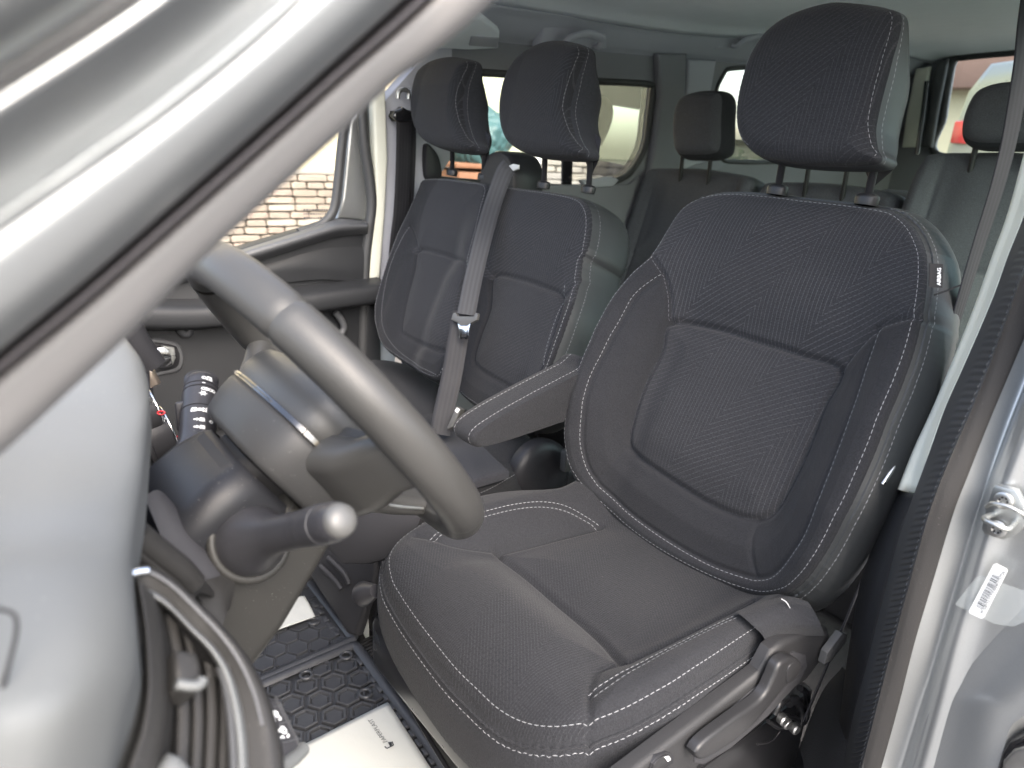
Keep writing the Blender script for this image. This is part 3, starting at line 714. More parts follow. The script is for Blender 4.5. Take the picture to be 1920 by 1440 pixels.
# striker
YS = .272
def D3(x, y, yy): return U(x, y, YP(yy))
st = slab('striker_plate', [(1860, 915), (1866, 909), (1906, 920), (1922, 950), (1924, 985), (1905, 1003), (1880, 1013), (1845, 1002), (1839, 992), (1848, 950)], 'satin_metal', van, YP(YS + .006), thick=.008, bevel=.002)
for cxp, cyp in ((1883, 938), (1871, 991)):
    c = D3(cxp, cyp, YS + .007); dn = np.array([0, 1, 0.])
    revolve('screw', c, c + dn, [(0, .0088), (.0028, .0088), (.0036, .0078), (.0036, .0048), (.0018, .0042), (.0018, .0005)], 'steel', st, n=24)
    for k in range(6):
        a = k * math.pi / 3; box('screw_lobe', c + np.array([math.cos(a) * .0035, .0024, math.sin(a) * .0035]), (.0016, .0014, .0016), 'gap_black', st, bevel=0)
tube('striker_loop', [D3(1862, 965, YS + .004), D3(1852, 968, YS + .02), D3(1846, 974, YS + .034), D3(1866, 984, YS + .038), D3(1888, 992, YS + .034), D3(1898, 985, YS + .02), D3(1904, 978, YS + .004)], .0028, 'satin_metal', st, n=12, res=40)
tube('striker_guard', [D3(1849, 950, YS + .008), D3(1860, 944, YS + .016), D3(1885, 948, YS + .017), D3(1915, 962, YS + .015), D3(1926, 975, YS + .008)], .0020, 'satin_metal', st, n=10, res=30)
# stickers
pale = slab('pale_sticker', [(1829, 1084), (1842, 1080), (1925, 1110), (1935, 1160), (1900, 1175), (1865, 1170), (1790, 1133)], 'clear_film', van, YP(.2725), thick=.0006, bevel=0)
lab = slab('barcode_label', [(1863, 1058), (1868, 1057), (1887, 1066), (1889, 1071), (1845, 1158), (1840, 1160), (1818, 1150), (1817, 1145)], 'white_label', van, YP(.2745), thick=.0006, bevel=0)
o0, o1 = D3(1830, 1136, .2749), D3(1861, 1076, .2749); lx = o1 - o0; Ll = np.linalg.norm(lx); lx = unit(lx); ly = unit(np.cross([0, 1, 0], lx)); ly = -ly if ly[0] > 0 else ly
if np.dot(U(1875, 1083, YP(.2749)) - o1, ly) < 0: ly = -ly
Wb = abs(np.dot(D3(1873, 1082, .2749) - o1, ly)); rr = random.Random(4); s_ = 0
Vb = []; Fb = []
while s_ < Ll:
    wv = rr.choice([.0005, .0005, .0009, .0013]); i = len(Vb); p = o0 + lx * s_
    Vb += [p, p + lx * wv, p + lx * wv + ly * Wb, p + ly * Wb]; Fb.append((i, i + 1, i + 2, i + 3)); s_ += wv + rr.choice([.0006, .0006, .001, .0015])
child(mesh('barcode', Vb, np.array(Fb), 'ink', None, smooth=False), lab)
text('barcode_number', 'PF S28152 V* P1J.000477757726', D3(1846, 1153, .2749) - ly * .0012, lx, -ly, .0042, 'ink', lab, bold=.00002)


# ------------------------------------------------------------------ left A-pillar (near, blurred, upper left)
def band(name, curves, mat, m=18, thick=.0):
    return skin(name, [P(c, x) for c, x in curves], mat, van, n=50, m=m, thick=thick)
L0 = [(-160, 1010), (0, 868), (120, 757), (260, 625), (365, 515), (500, 388), (640, 262), (740, 166), (850, 82), (950, -6), (1060, -110)]
L0 = [(x - 6, y - 8) for x, y in L0]
G1 = [(-160, 840), (0, 705), (150, 582), (300, 452), (500, 276), (650, 141), (760, 45), (880, -70)]
G0 = [(-160, 790), (0, 655), (150, 532), (300, 402), (500, 226), (650, 91), (740, 10), (850, -90)]
S0 = [(-160, 525), (0, 418), (150, 315), (300, 210), (450, 92), (560, -5), (660, -100)]
T0 = [(-160, 275), (0, 172), (150, 78), (275, -5), (400, -100)]
K0 = [(-160, 215), (0, 118), (130, 35), (190, -5), (330, -100)]
def mixp(a, b, f):
    A1 = cr(np.array(a, float), 30); B1 = cr(np.array(b, float), 30); return [tuple(x) for x in A1 * (1 - f) + B1 * f]
band('pillar_trim', [(L0, -.772), (mixp(L0, G1, .05), -.789), (mixp(L0, G1, .22), -.800), (mixp(L0, G1, .6), -.806), (mixp(L0, G1, .95), -.806), (G1, -.79)], 'pillar_trim', m=30)
band('pillar_seal', [(mixp(L0, G1, .97), -.79), (mixp(G1, G0, .3), -.812), (mixp(G1, G0, .6), -.808), (G0, -.79)], 'pillar_seal')
band('pillar_paint', [(mixp(G1, G0, .9), -.79), (mixp(G0, S0, .02), -.836), (mixp(G0, S0, .10), -.847), (mixp(G0, S0, .3), -.855), (mixp(G0, S0, .65), -.860), (mixp(G0, S0, .92), -.859), (S0, -.857), (mixp(S0, T0, .05), -.856), (mixp(S0, T0, .10), -.857), (mixp(S0, T0, .25), -.867), (mixp(S0, T0, .6), -.886), (mixp(S0, T0, .9), -.896), (T0, -.892)], 'silver_paint', m=90)
band('windscreen_seal', [(mixp(S0, T0, .98), -.885), (mixp(T0, K0, .4), -.895), (K0, -.885)], 'rubber')
band('windscreen_edge', [(K0, -.882), ([(-260, 90), (-100, -10), (60, -120)], -.905), ([(-400, -100), (-250, -200), (-60, -330)], -.92)], 'silver_paint')
# far A-pillar and door frame header on the passenger side
tube('far_pillar', [(.80, .02, 1.345), (.80, .25, 1.345), (.79, .46, 1.30), (.785, .80, 1.09), (.785, 1.15, .86), (.785, 1.3, .78)], .035, 'pillar_trim', van, n=14, ry=.028, res=40)
tube('windscreen_header', [(.76, .44, 1.34), (.4, .40, 1.385), (0, .385, 1.40), (-.4, .40, 1.385), (-.78, .44, 1.33)], .03, 'headliner', van, n=12, ry=.05, res=40)
# ------------------------------------------------------------------ passenger door
pd = thing('passenger_door', 'closed passenger door with dark trim panel, chrome handle and clear window', 'door', (.85, .6, .0))
slab('door_panel', [(150, 545), (410, 480), (579, 429), (628, 413), (648, 412), (688, 416), (686, 560), (682, 700), (676, 830), (560, 960), (150, 1000)], 'door_plastic', pd, XP(.80), thick=.05, bevel=.01, seg=3)
sill = [[(150, 548), (410, 480), (500, 453), (579, 428), (628, 412), (650, 411), (689, 416)], [(150, 558), (410, 488), (500, 461), (579, 437), (628, 422), (650, 419), (689, 421)], [(150, 575), (410, 500), (500, 473), (579, 448), (628, 433), (650, 430), (689, 427)]]
skin('window_sill', [P(sill[0], .80), P(sill[1], .765), P(sill[2], .762), P([(x, y + 12) for x, y in sill[2]], .79)], 'door_top', pd, n=60, m=20)
# armrest shelf
arm = []
for t, yv, zt in ((0, .90, .635), (.2, .78, .63), (.45, .6, .612), (.7, .4, .622), (1, .10, .64)):
    arm.append([(.80, yv, zt + .012), (.775, yv, zt + .010), (.735, yv, zt + .004), (.722, yv, zt - .008), (.722, yv, zt - .035), (.735, yv, zt - .05), (.80, yv, zt - .07)])
skin('armrest', arm, 'door_plastic', pd, n=30, m=40)
# upper scooped panel above the armrest
skin('upper_insert', [P([(420, 515), (520, 490), (610, 466), (683, 462)], .795), P([(430, 525), (520, 505), (600, 498), (682, 505)], .785), P([(500, 535), (560, 527), (610, 524), (681, 530)], .79)], 'door_plastic', pd, n=30, m=14)
# pocket rim and lower ridges
tube('pocket_rim', P([(360, 775), (420, 742), (480, 705), (530, 684), (600, 668)], .76), .018, 'door_plastic', pd, n=12, ry=.03, res=30)
tube('lower_ridge', P([(380, 830), (470, 798), (560, 768), (660, 745)], .77), .014, 'door_plastic', pd, n=12, ry=.03, res=30)
tube('pocket_divider', P([(628, 585), (640, 600), (644, 618), (626, 640)], .77), .010, 'door_top', pd, n=10, res=20)
tube('recess_rim', P([(335, 615), (350, 626), (365, 605), (400, 590), (430, 598)], .79), .012, 'door_top', pd, n=10, res=24)
# handle bowl: nested rounded rings and a chrome lever
ring_px = [(262, 640), (325, 640), (343, 655), (346, 680), (335, 698), (300, 706), (262, 716)]
slab('handle_surround', ring_px, 'door_top', pd, XP(.794), thick=.01, bevel=.008, seg=4, smooth_n=40)
slab('handle_bowl', [(268, 648), (322, 647), (335, 658), (337, 678), (328, 691), (296, 698), (268, 706)], 'black_plastic', pd, XP(.790), thick=.012, bevel=.004, seg=3, smooth_n=40)
skin('handle_lever', [P([(292, 652), (310, 650), (328, 653)], .772), P([(288, 664), (306, 668), (330, 668)], .768), P([(290, 680), (308, 684), (328, 676)], .775), P([(300, 690), (312, 690), (324, 684)], .782)], 'chrome', pd, n=24, m=20, thick=.004)
slab('handle_tip', [(302, 648), (308, 649), (327, 652), (330, 670), (324, 684), (320, 668), (316, 656)], 'satin_metal', pd, XP(.768), thick=.006, bevel=.002)
# window frame and pane
slab('window_frame', [(630, 412), (641, 370), (648, 300), (655, 225), (704, 170), (703, 300), (697, 400), (690, 416), (650, 412)], 'silver_paint', pd, XP(.835), thick=.03, bevel=.012, seg=4)
tube('window_channel', P([(560, 437), (598, 424), (618, 407), (628, 385), (634, 340), (640, 280), (648, 210)], .815), .013, 'rubber', pd, n=10, res=50)
tube('window_lip', P([(590, 432), (612, 420), (626, 405), (636, 375), (641, 330), (648, 260), (655, 210)], .81), .006, 'door_top', pd, n=8, res=50)
mesh('window_pane', P([(100, 560), (420, 478), (600, 424), (632, 390), (645, 240), (660, 60), (300, 100), (50, 400)], .845), [tuple(range(8))], 'glass_clear', pd, smooth=False)
gx = P([(569, 395), (590, 395)], .8445); up = np.array([0, 0, 1.]); rd = unit(gx[1] - gx[0])
Ve = []; Fe = []; re_ = random.Random(2)
for k in range(3):
    q = 0.0
    while q < .075:
        wv = re_.uniform(.002, .006); p = gx[0] + rd * q - up * .011 * k; i = len(Ve); Ve += [p, p + rd * wv, p + rd * wv + up * .0045, p + up * .0045]; Fe.append((i, i + 1, i + 2, i + 3)); q += wv + .0022
mesh('glass_etching', Ve, np.array(Fe), 'ink', pd, smooth=False)

# ------------------------------------------------------------------ floor mats with hexagons
ZM = .012
e1 = U(600, 1240, ZP(ZM)); e2 = U(600, 1300, ZP(ZM)); hang = math.atan2((e2 - e1)[1], (e2 - e1)[0])
def hexmesh(name, style):
    R = .0232; V = []; F = []
    def ring(r, z): 
        k = len(V)
        for i in range(6):
            a = hang + math.radians(60 * i); V.append((r * math.cos(a), r * math.sin(a), z))
        return list(range(k, k + 6))
    if style == 'tile': prof = [(1.0, 0), (.985, .0045), (.93, .006), (.80, .0055)]
    else: prof = [(1.14, -.0015), (1.12, .006), (1.06, .0072), (.90, .0072), (.85, .006), (.82, .001), (.76, .0004), (.68, .0028)]
    rs = [ring(R * a, z) for a, z in prof]
    for a, b in zip(rs[:-1], rs[1:]):
        for i in range(6): F.append((a[i], a[(i + 1) % 6], b[(i + 1) % 6], b[i]))
    F.append(tuple(rs[-1])); me = bpy.data.meshes.new(name); me.from_pydata(V, [], F); me.materials.append(M['mat_rubber']); me.update(); return me
def mat_thing(name, label, poly_px, style, rims, R=.0232):
    poly = UL(poly_px, ZP(ZM)); c = poly.mean(0); t = thing(name, label, 'floor mat', (c[0], c[1], 0), 'rubber floor mats')
    slab('mat_sheet', poly, 'mat_rubber', t, n=(0, 0, 1), thick=.010, bevel=.002)
    me = hexmesh('hexagon', style); pitch = R * math.sqrt(3) * (1.09 if style == 'tile' else 1.28)
    inner = (poly[:, :2] - c[:2]) * .955 + c[:2]
    ca, sa = math.cos(hang), math.sin(hang)
    # pointy corners along the edge direction
    u = np.array([-sa, ca]) * pitch; v = np.array([ca, sa]) * pitch * math.sqrt(3) / 2
    cnt = 0
    for i in range(-30, 31):
        for j in range(-30, 31):
            q = c[:2] + v * i + u * (j + (i % 2) * .5)
            if inside(q[None], inner)[0]:
                s = NC; d = np.array([q[0], q[1], ZM]) - NC; cc = np.array([d @ NR, d @ ND, d @ NF]); px, py = 960 + FPX * cc[0] / cc[2], 720 + FPX * cc[1] / cc[2]
                if not (430 < px < 900 and 1040 < py < 1500): continue
                o = bpy.data.objects.new('hexagon', me); COL.objects.link(o); adopt(o, t); o.location = (q[0], q[1], ZM); cnt += 1
    for r in rims: tube('rim', [p + np.array([0, 0, .008]) for p in UL(r, ZP(ZM))], .007, 'mat_rubber', t, n=8, ry=.011, ref=(0, 0, 1), res=max(8, len(r) * 8))
    return t
m1 = mat_thing('rubber_floor_mat', 'black rubber mat with raised hexagon rings under the large paper sheet', [(666, 1216), (845, 1460), (560, 1640), (300, 1500), (380, 1338), (490, 1291)], 'ring', [[(380, 1336), (490, 1290), (660, 1217)], [(660, 1217), (672, 1222), (745, 1322), (850, 1465)]])
m2 = mat_thing('rubber_floor_mat', 'black rubber mat with flat hexagon tiles under the small paper sheet', [(585, 1100), (660, 1207), (490, 1280), (380, 1328), (300, 1250), (420, 1120), (500, 1060)], 'tile', [[(583, 1098), (600, 1120), (664, 1204)], [(664, 1204), (490, 1281), (380, 1330)]])
# raised blocks along the mat edge
for a, b, n_ in (((676, 1228), (835, 1448), 13), ((592, 1122), (652, 1205), 6)):
    for k in range(n_):
        f = (k + .5) / n_; p = U(a[0] + (b[0] - a[0]) * f - 7, a[1] + (b[1] - a[1]) * f + 4, ZP(ZM + .004)); q = U(a[0] + (b[0] - a[0]) * (f + .3 / n_) - 7, a[1] + (b[1] - a[1]) * (f + .3 / n_) + 4, ZP(ZM + .004))
        an = math.atan2((q - p)[1], (q - p)[0]); box('edge_block', p, (np.linalg.norm(q - p) * 2.3, .012, .008), 'mat_rubber', m1 if n_ == 13 else m2, rot=Matrix.Rotation(an, 3, 'Z'), bevel=.002)
for (x, y), mm in (((574, 1266), m1), ((649, 1229), m1), ((685, 1300), m1), ((588, 1165), m2)):
    p = U(x, y, ZP(ZM + .008)); tube('mat_eyelet', [p + np.array([math.cos(a) * .011, math.sin(a) * .011, 0]) for a in np.linspace(0, 2 * math.pi, 20, endpoint=False)], .0035, 'mat_rubber', mm, n=8, closed=True)
# ribbed carpet strip between mat and seat
cs = thing('sill_strip', 'ribbed dark carpet strip between the mats and the driver seat', 'carpet', (-.2, .45, 0))
q0, q1 = U(672, 1215, ZP(.004)), U(760, 1330, ZP(.004)); dx = unit(q1 - q0)
for k in range(26):
    p = q0 + (q1 - q0) * (k - 2) / 22; box('rib', p + np.array([0, -.05, 0]), (.0045, .12, .006), 'carpet', cs, rot=Matrix.Rotation(.15, 3, 'Z'), bevel=.001)
# paper sheets
def sheet(name, label, px, z, lift):
    c = UL(px, ZP(z)); t = thing(name, label, 'paper', c.mean(0), 'paper sheets on the mats')
    skin('sheet', [cr(np.array([c[0], (c[0] + c[1]) / 2 + np.array([0, 0, lift]), c[1]]), 20), cr(np.array([(c[0] + c[3]) / 2, c.mean(0), (c[1] + c[2]) / 2]), 20), cr(np.array([c[3], (c[3] + c[2]) / 2, c[2]]), 20)], 'paper', t, n=24, m=24, thick=.0006); return t
ps = sheet('paper_mat', 'large pale paper sheet with printed name lying on the ring patterned mat', [(727, 1316), (846, 1500), (560, 1700), (470, 1446)], ZM + .0165, .001)
sheet('paper_mat', 'small corner of pale paper showing under the steering column', [(571, 1117), (591, 1156), (480, 1195), (440, 1130)], ZM + .016, .003)
zt = ZP(ZM + .0195); b0, b1 = U(727, 1391, zt), U(693, 1341, zt); xd = unit(b1 - b0)
yd = np.cross([0, 0, 1], xd); LW = np.linalg.norm(b1 - b0)
tx = text('printed_name', 'PAPERPLAST', b0, xd, yd, LW / 6.3, 'ink', ps, bold=-.0001)
# logo: a folded sheet mark
lo = b0 - xd * LW * .17 - yd * LW * .01; L = LW * .16; Vl = []; Fl = []
def barl(a, b, wd=.0012):
    a, b = np.array(a), np.array(b); d = unit(b - a); n_ = np.array([-d[1], d[0]]) * wd; i = len(Vl)
    for q in (a - n_, b - n_, b + n_, a + n_): Vl.append(lo + xd * q[0] + yd * q[1] + np.array([0, 0, .0005]))
    Fl.append((i, i + 1, i + 2, i + 3))
for a, b in (((0, L * .1), (L * .75, -L * .35)), ((L * .15, -L * .1), (L * .85, -L * .2)), ((0, L * .1), (L * .9, 0)), ((0, L * .1), (-L * .02, L * .75)), ((-L * .02, L * .75), (L * .5, L * .85)), ((0, -L * .35), (L * .75, -L * .5)), ((0, -L * .35), (0, L * .1))): barl(a, b)
mesh('logo', Vl, np.array(Fl), 'ink', ps, smooth=False)

# ------------------------------------------------------------------ steering wheel
T_ = 0.652; W0 = np.array([-.447, .789, .788]); wx = np.array([1., 0, 0]); wy = np.array([0, math.sin(T_), math.cos(T_)]); wn = np.array([0, -math.cos(T_), math.sin(T_)])
def SW(x, y, n): return W0 + wx * x + wy * y + wn * n
sw = thing('steering_wheel', 'grey leather steering wheel with padded hub in front of the driver seat', 'steering wheel', W0)
th = np.linspace(0, 2 * math.pi, 220, endpoint=False)
rim = []
nk = 24; RW = .1767
for a in th:
    g = 1.0
    for s0 in (math.radians(126), math.radians(54), math.radians(215), math.radians(325)):
        g -= .07 * math.exp(-((math.atan2(math.sin(a - s0), math.cos(a - s0))) / .012) ** 2)
    # thumb swellings near the spokes
    sw_ = 1 + .10 * math.exp(-((a - math.radians(150)) / .25) ** 2) + .10 * math.exp(-((a - math.radians(30)) / .25) ** 2)
    for k in range(nk):
        b = 2 * math.pi * k / nk; rr_ = .0190 * g * sw_; rn = .0215 * g
        rim.append(SW((RW + rr_ * math.cos(b)) * math.cos(a), (RW + rr_ * math.cos(b)) * math.sin(a), rn * math.sin(b)))
rim = np.array(rim); Fr = gridF(221, nk, True) % (220 * nk)
def seg(a0, a1):
    idx = [(i % 220) for i in range(int(a0 / 360 * 220), int(a1 / 360 * 220))]
    return np.vstack([Fr[i * nk:(i + 1) * nk] for i in idx])
for a0, a1, nm in ((54, 126, 'rim_grip'), (126, 215, 'rim_grip'), (215, 325, 'rim_grip'), (325, 414, 'rim_grip')):
    Fs = seg(a0, a1); ids, inv = np.unique(Fs, return_inverse=True); mesh(nm, rim[ids], inv.reshape(Fs.shape), 'wheel_leather', sw)
# hub pad
hubC = [(-.088, .052), (-.05, .068), (0, .072), (.05, .068), (.088, .052), (.098, .01), (.085, -.045), (.05, -.085), (0, -.095), (-.05, -.085), (-.085, -.045), (-.098, .01)]
hb = cr(np.array(hubC), 72, True)
def hring(f, n, dy=0): return np.array([SW(x * f, y * f + dy, n) for x, y in hb])
loft('airbag_cover', [hring(.97, -.048), hring(1.0, -.042), hring(1.005, -.03), hring(.985, -.018), hring(.93, -.010), hring(.8, -.004), hring(.5, .001), hring(.15, .002)], 'wheel_leather', sw)
loft('gloss_strip', [hring(.965, -.054), hring(1.008, -.052), hring(1.008, -.0475), hring(.965, -.046)], 'gloss_black', sw)
# chrome edge along the strip
hp = hring(1.012, -.050); tube('chrome_line', hp[list(range(6, 34))], .0010, 'gloss_black', sw, n=8)
# rear shell
loft('rear_shell', [hring(.97, -.0525), hring(.995, -.0545), hring(1.0, -.058), hring(.985, -.070), hring(.95, -.082), hring(.915, -.092), hring(.885, -.0965), hring(.84, -.098), hring(.5, -.098)], 'wheel_plastic', sw)
# spokes
for sg in (-1, 1):
    rings = []
    for f, xx, yc, hh, n0, tk in ((0, .070, -.012, .050, -.056, .030), (.3, .098, -.010, .046, -.050, .029), (.55, .125, -.004, .040, -.038, .026), (.8, .145, .004, .034, -.020, .022), (1, .171, .008, .031, -.002, .018)):
        r_ = rrect(hh * 2, tk * 1.5, min(tk * .7, .016), 5); rings.append(np.array([SW(sg * xx, yc + a, n0 + b) for a, b in r_]))
    loft('spoke', rings, 'wheel_leather', sw, angle=60)
    slab('spoke_panel', np.array([SW(sg * .092, .030, -.022), SW(sg * .130, .030, -.010), SW(sg * .150, .022, -.004), SW(sg * .148, -.020, -.004), SW(sg * .126, -.036, -.010), SW(sg * .094, -.046, -.022)]), 'wheel_plastic', sw, n=wn, thick=.012, bevel=.003)
rings = []
for yy, hw, n0, tk in ((-.070, .045, -.055, .026), (-.105, .040, -.045, .022), (-.14, .036, -.026, .020), (-.171, .038, -.004, .016)):
    r_ = rrect(hw * 2, tk * 1.4, tk * .6, 5); rings.append(np.array([SW(a, yy, n0 + b) for a, b in r_]))
loft('spoke', rings, 'wheel_leather', sw, angle=60)
tube('spoke_trim', [SW(-.036, -.085, -.048), SW(-.037, -.12, -.035), SW(-.036, -.155, -.014)], .0022, 'satin_metal', sw, n=8, res=20)

# ------------------------------------------------------------------ steering column, shrouds and stalks
sc = thing('steering_column', 'dark plastic steering column shroud carrying two stalks', 'steering column', SW(0, 0, -.2))
def CS(x, y, a): return SW(x, y, -a)
def csec(a, xl, xr, yt, yb, r, top=True):
    """upper or lower half-shell section at distance a from the wheel"""
    w_ = xr - xl; q = rrect(w_, yt - yb, r, 7); return np.array([CS(x + (xl + xr) / 2, y + (yt + yb) / 2, a) for x, y in q])
loft('upper_shroud', [csec(.112, -.052, .052, .040, -.03, .02), csec(.106, -.062, .062, .046, -.03, .024), csec(.112, -.067, .067, .050, -.03, .026), csec(.14, -.071, .071, .056, -.025, .026), csec(.175, -.072, .072, .056, -.02, .024), csec(.195, -.070, .070, .050, -.01, .022), csec(.206, -.064, .064, .036, 0, .014), csec(.210, -.05, .05, .028, .005, .008)], 'shroud', sc)
loft('lower_shroud', [csec(.104, -.050, .050, -.012, -.062, 0.010), csec(.100, -.060, .060, -.008, -.070, 0.013), csec(.108, -.068, .068, -.006, -.080, 0.015), csec(.15, -.072, .072, -.006, -.092, 0.017), csec(.19, -.073, .073, -.010, -.105, 0.018), csec(.23, -.073, .073, -.018, -.112, 0.018), csec(.262, -.068, .068, -.03, -.108, 0.018), csec(.27, -.055, .055, -.04, -.10, 0.010)], 'shroud_warm', sc)
loft('column_core', [csec(.10, -.045, .045, .04, -.05, .02), csec(.30, -.05, .05, .05, -.08, .02), csec(.5, -.05, .05, .04, -.08, .02)], 'gap_black', sc)
# black ring painted in for the shade between hub and shroud
loft('gap_ring', [csec(.112, -.056, .056, .052, -.05, .02), csec(.124, -.056, .056, .052, -.05, .02)], 'gap_black', sc)
# seams on the shroud and its stalk collar
tube('shroud_seam', [CS(-.0735, -.006, .102), CS(-.0742, -.008, .118), CS(-.0745, -.006, .135)], .0006, 'gap_black', sc, n=6, res=12)
tube('shroud_seam', [CS(-.0745, -.012, .175), CS(-.0748, -.018, .20), CS(-.0748, -.020, .235)], .0006, 'gap_black', sc, n=6, res=12)
# stalks
lb, lt = CS(-.066, -.004, .150), U(648, 974, XP(-.668))
ld = unit(lt - lb); LL = np.linalg.norm(lt - lb)
tube('stalk_boss', [lb + ld * .006 + .034 * (math.cos(a) * unit(np.cross(ld, [0, 0, 1])) + math.sin(a) * unit(np.cross(ld, np.cross(ld, [0, 0, 1])))) for a in np.linspace(0, 2 * math.pi, 36, endpoint=False)], .0045, 'shroud_warm', sc, n=10, closed=True)
revolve('stalk_socket', lb - ld * .01, lt, [(0, .031), (.014, .031), (.016, .029), (.016, .01)], 'gap_black', sc, n=36)
ls = revolve('light_stalk', lb, lt, [(0, 0.0317), (.012, 0.0320), (.025, 0.0268), (.045, 0.0189), (.065, 0.0156), (LL * .62, 0.0146), (LL * .62, 0.0138), (LL * .66, 0.0138)], 'stalk', sc, n=36)
revolve('stalk_ring', lb, lt, [(LL * .62, 0.0138), (LL * .622, 0.0148), (LL * .70, 0.0151), (LL * .702, 0.0138)], 'stalk', ls, n=36)
revolve('stalk_ring', lb, lt, [(LL * .70, 0.0139), (LL * .706, 0.0154), (LL * .82, 0.0156), (LL * .825, 0.0144)], 'stalk', ls, n=36)
revolve('stalk_knob', lb, lt, [(LL * .82, .0144), (LL * .825, .0152), (LL * .90, .0150), (LL * .93, .0144), (LL * .95, .0132)], 'stalk', ls, n=36)
revolve('stalk_tip', lb, lt, [(LL * .945, .0128), (LL * .955, .0130), (LL * .972, .0122), (LL * .988, .0098), (LL * .997, .0055), (LL * 1.0, .0012)], 'stalk_tip', ls, n=36)
wb, wt = CS(.062, .012, .150), U(378, 708, XP(-.285)); wd_ = unit(wt - wb); WL = np.linalg.norm(wt - wb)
revolve('stalk_socket', wb - wd_ * .01, wt, [(0, .034), (.02, .034), (.022, .03), (.022, .01)], 'gap_black', sc, n=36)
ws = revolve('wiper_stalk', wb, wt, [(0, .029), (.010, .0285), (.022, .024), (.038, .0192), (WL * .40, .0182), (WL * .60, .0185), (WL * .60, .0175)], 'stalk', sc, n=36)
revolve('stalk_ring', wb, wt, [(WL * .605, .017), (WL * .61, .0188), (WL * .80, .0186), (WL * .805, .0172)], 'stalk', ws, n=36)
revolve('stalk_ring', wb, wt, [(WL * .81, .0172), (WL * .815, .0184), (WL * .845, .0182), (WL * .85, .0170)], 'stalk', ws, n=36)
kn = revolve('stalk_knob', wb, wt, [(WL * .855, .0172), (WL * .86, .0180), (WL * .93, .0172), (WL * .96, .0160), (WL * .985, .0135), (WL * .998, .008), (WL * 1.0, .001)], 'stalk', ws, n=36)
ax1 = unit(np.cross(wd_, [0, .3, 1.])); ax2 = np.cross(wd_, ax1)
Vk = []; Fk = []
for k in range(60):
    a = 2 * math.pi * k / 60; c = wb + wd_ * WL * .945 + .0170 * (math.cos(a) * ax1 + math.sin(a) * ax2); t2 = -math.sin(a) * ax1 + math.cos(a) * ax2; r2 = math.cos(a) * ax1 + math.sin(a) * ax2; i = len(Vk)
    for sx in (-1, 1):
        for tz in (-.004, .004): Vk.append(c + t2 * .0005 * sx + wd_ * tz + r2 * .0002)
    Vk += [c + r2 * .0008 - wd_ * .004, c + r2 * .0008 + wd_ * .004]
    Fk += [(i, i + 1, i + 5, i + 4), (i + 2, i + 4, i + 5, i + 3)]
child(mesh('knob_ribs', Vk, np.array(Fk), 'stalk', None, smooth=False), kn)['kind'] = 'stuff'
box('stalk_paddle', wb + wd_ * WL * .58 + unit(ray(352, 760) * 0 - NR) * .0185, (.006, .012, .034), 'stalk', ws, bevel=.003)
# printed wiper symbols, wrapped on the stalk
def on_stalk(b, d, Lf, rad, ang, ln):
    """point on stalk surface: ang (deg) from the viewer side, ln along"""
    v = NC - (b + d * Lf); v = unit(v - d * (v @ d)); s2 = np.cross(d, v); a = math.radians(ang)
    r2 = math.cos(a) * v + math.sin(a) * s2; return b + d * Lf + r2 * (rad + .0004), r2
def icon(par, b, d, f, rad, ang, kind, size=.0034):
    p, r2 = on_stalk(b, d, f, rad, ang, 0); x_ = np.cross(d, r2); V2 = []; F2 = []
    def st_(pts, closed=False, w2=.00034):
        pts = [np.array(q, float) * size for q in pts]
        if closed: pts.append(pts[0])
        for a, c in zip(pts[:-1], pts[1:]):
            dd = unit(c - a); n_ = np.array([-dd[1], dd[0]]) * w2; i = len(V2)
            for q in (a - n_ - dd * w2, c - n_ + dd * w2, c + n_ + dd * w2, a + n_ - dd * w2): V2.append(p + x_ * q[0] + d * q[1] - r2 * (q[0] ** 2) / (2 * rad))
            F2.append((i, i + 1, i + 2, i + 3))
    circ = [(math.cos(a) * .6, math.sin(a) * .45) for a in np.linspace(0, 2 * math.pi, 9)[:-1]]
    if kind == 'O': st_(circ, True)
    if kind == 'screen': st_([(-.9, -.5), (.9, -.5), (.6, .6), (-.6, .6)], True); st_([(0, -.5), (.5, .3)]); st_([(-.4, .2), (.1, .5)])
    if kind == 'wash': st_([(-.7, -.5), (.7, -.5), (.55, .5), (-.55, .5)], True); st_([(0, -.5), (0, .5)]); st_([(-.7, 0), (.7, 0)]); st_([(-2.2, 0), (-1.1, 0)], w2=.0006); st_([(-1.5, .4), (-1.1, 0), (-1.5, -.4)])
    if kind == 'dash': st_([(-.4, 0), (.4, 0)])
    if kind == 'gear': st_(circ, True); [st_([(math.cos(a) * .7, math.sin(a) * .55), (math.cos(a) * 1.1, math.sin(a) * .85)]) for a in np.linspace(0, 2 * math.pi, 7)[:-1]]
    child(mesh('symbol', V2, np.array(F2), 'white_ink', None, smooth=False), par)
for f, r2, lst in ((.89, .0177, ((8, 'O'), (26, 'screen'))), (.83, .0184, ((8, 'dash'),)), (.765, .0187, ((8, 'O'), (18, 'O'), (30, 'O'), (42, 'O'))), (.715, .0188, ((8, 'gear'),)), (.545, .0187, ((-16, 'screen'), (2, 'O'), (16, 'gear'), (30, 'dash'))), (.445, .0186, ((10, 'wash'), (40, 'O'))), (.37, .0186, ((12, 'wash'),))):
    for a, k in lst: icon(ws, wb, wd_, WL * f, r2, a, k)

# ------------------------------------------------------------------ dashboard
db = thing('dashboard', 'grey dashboard with curved hood, side air vent and switch panel', 'dashboard', (-.3, 1.2, 0))
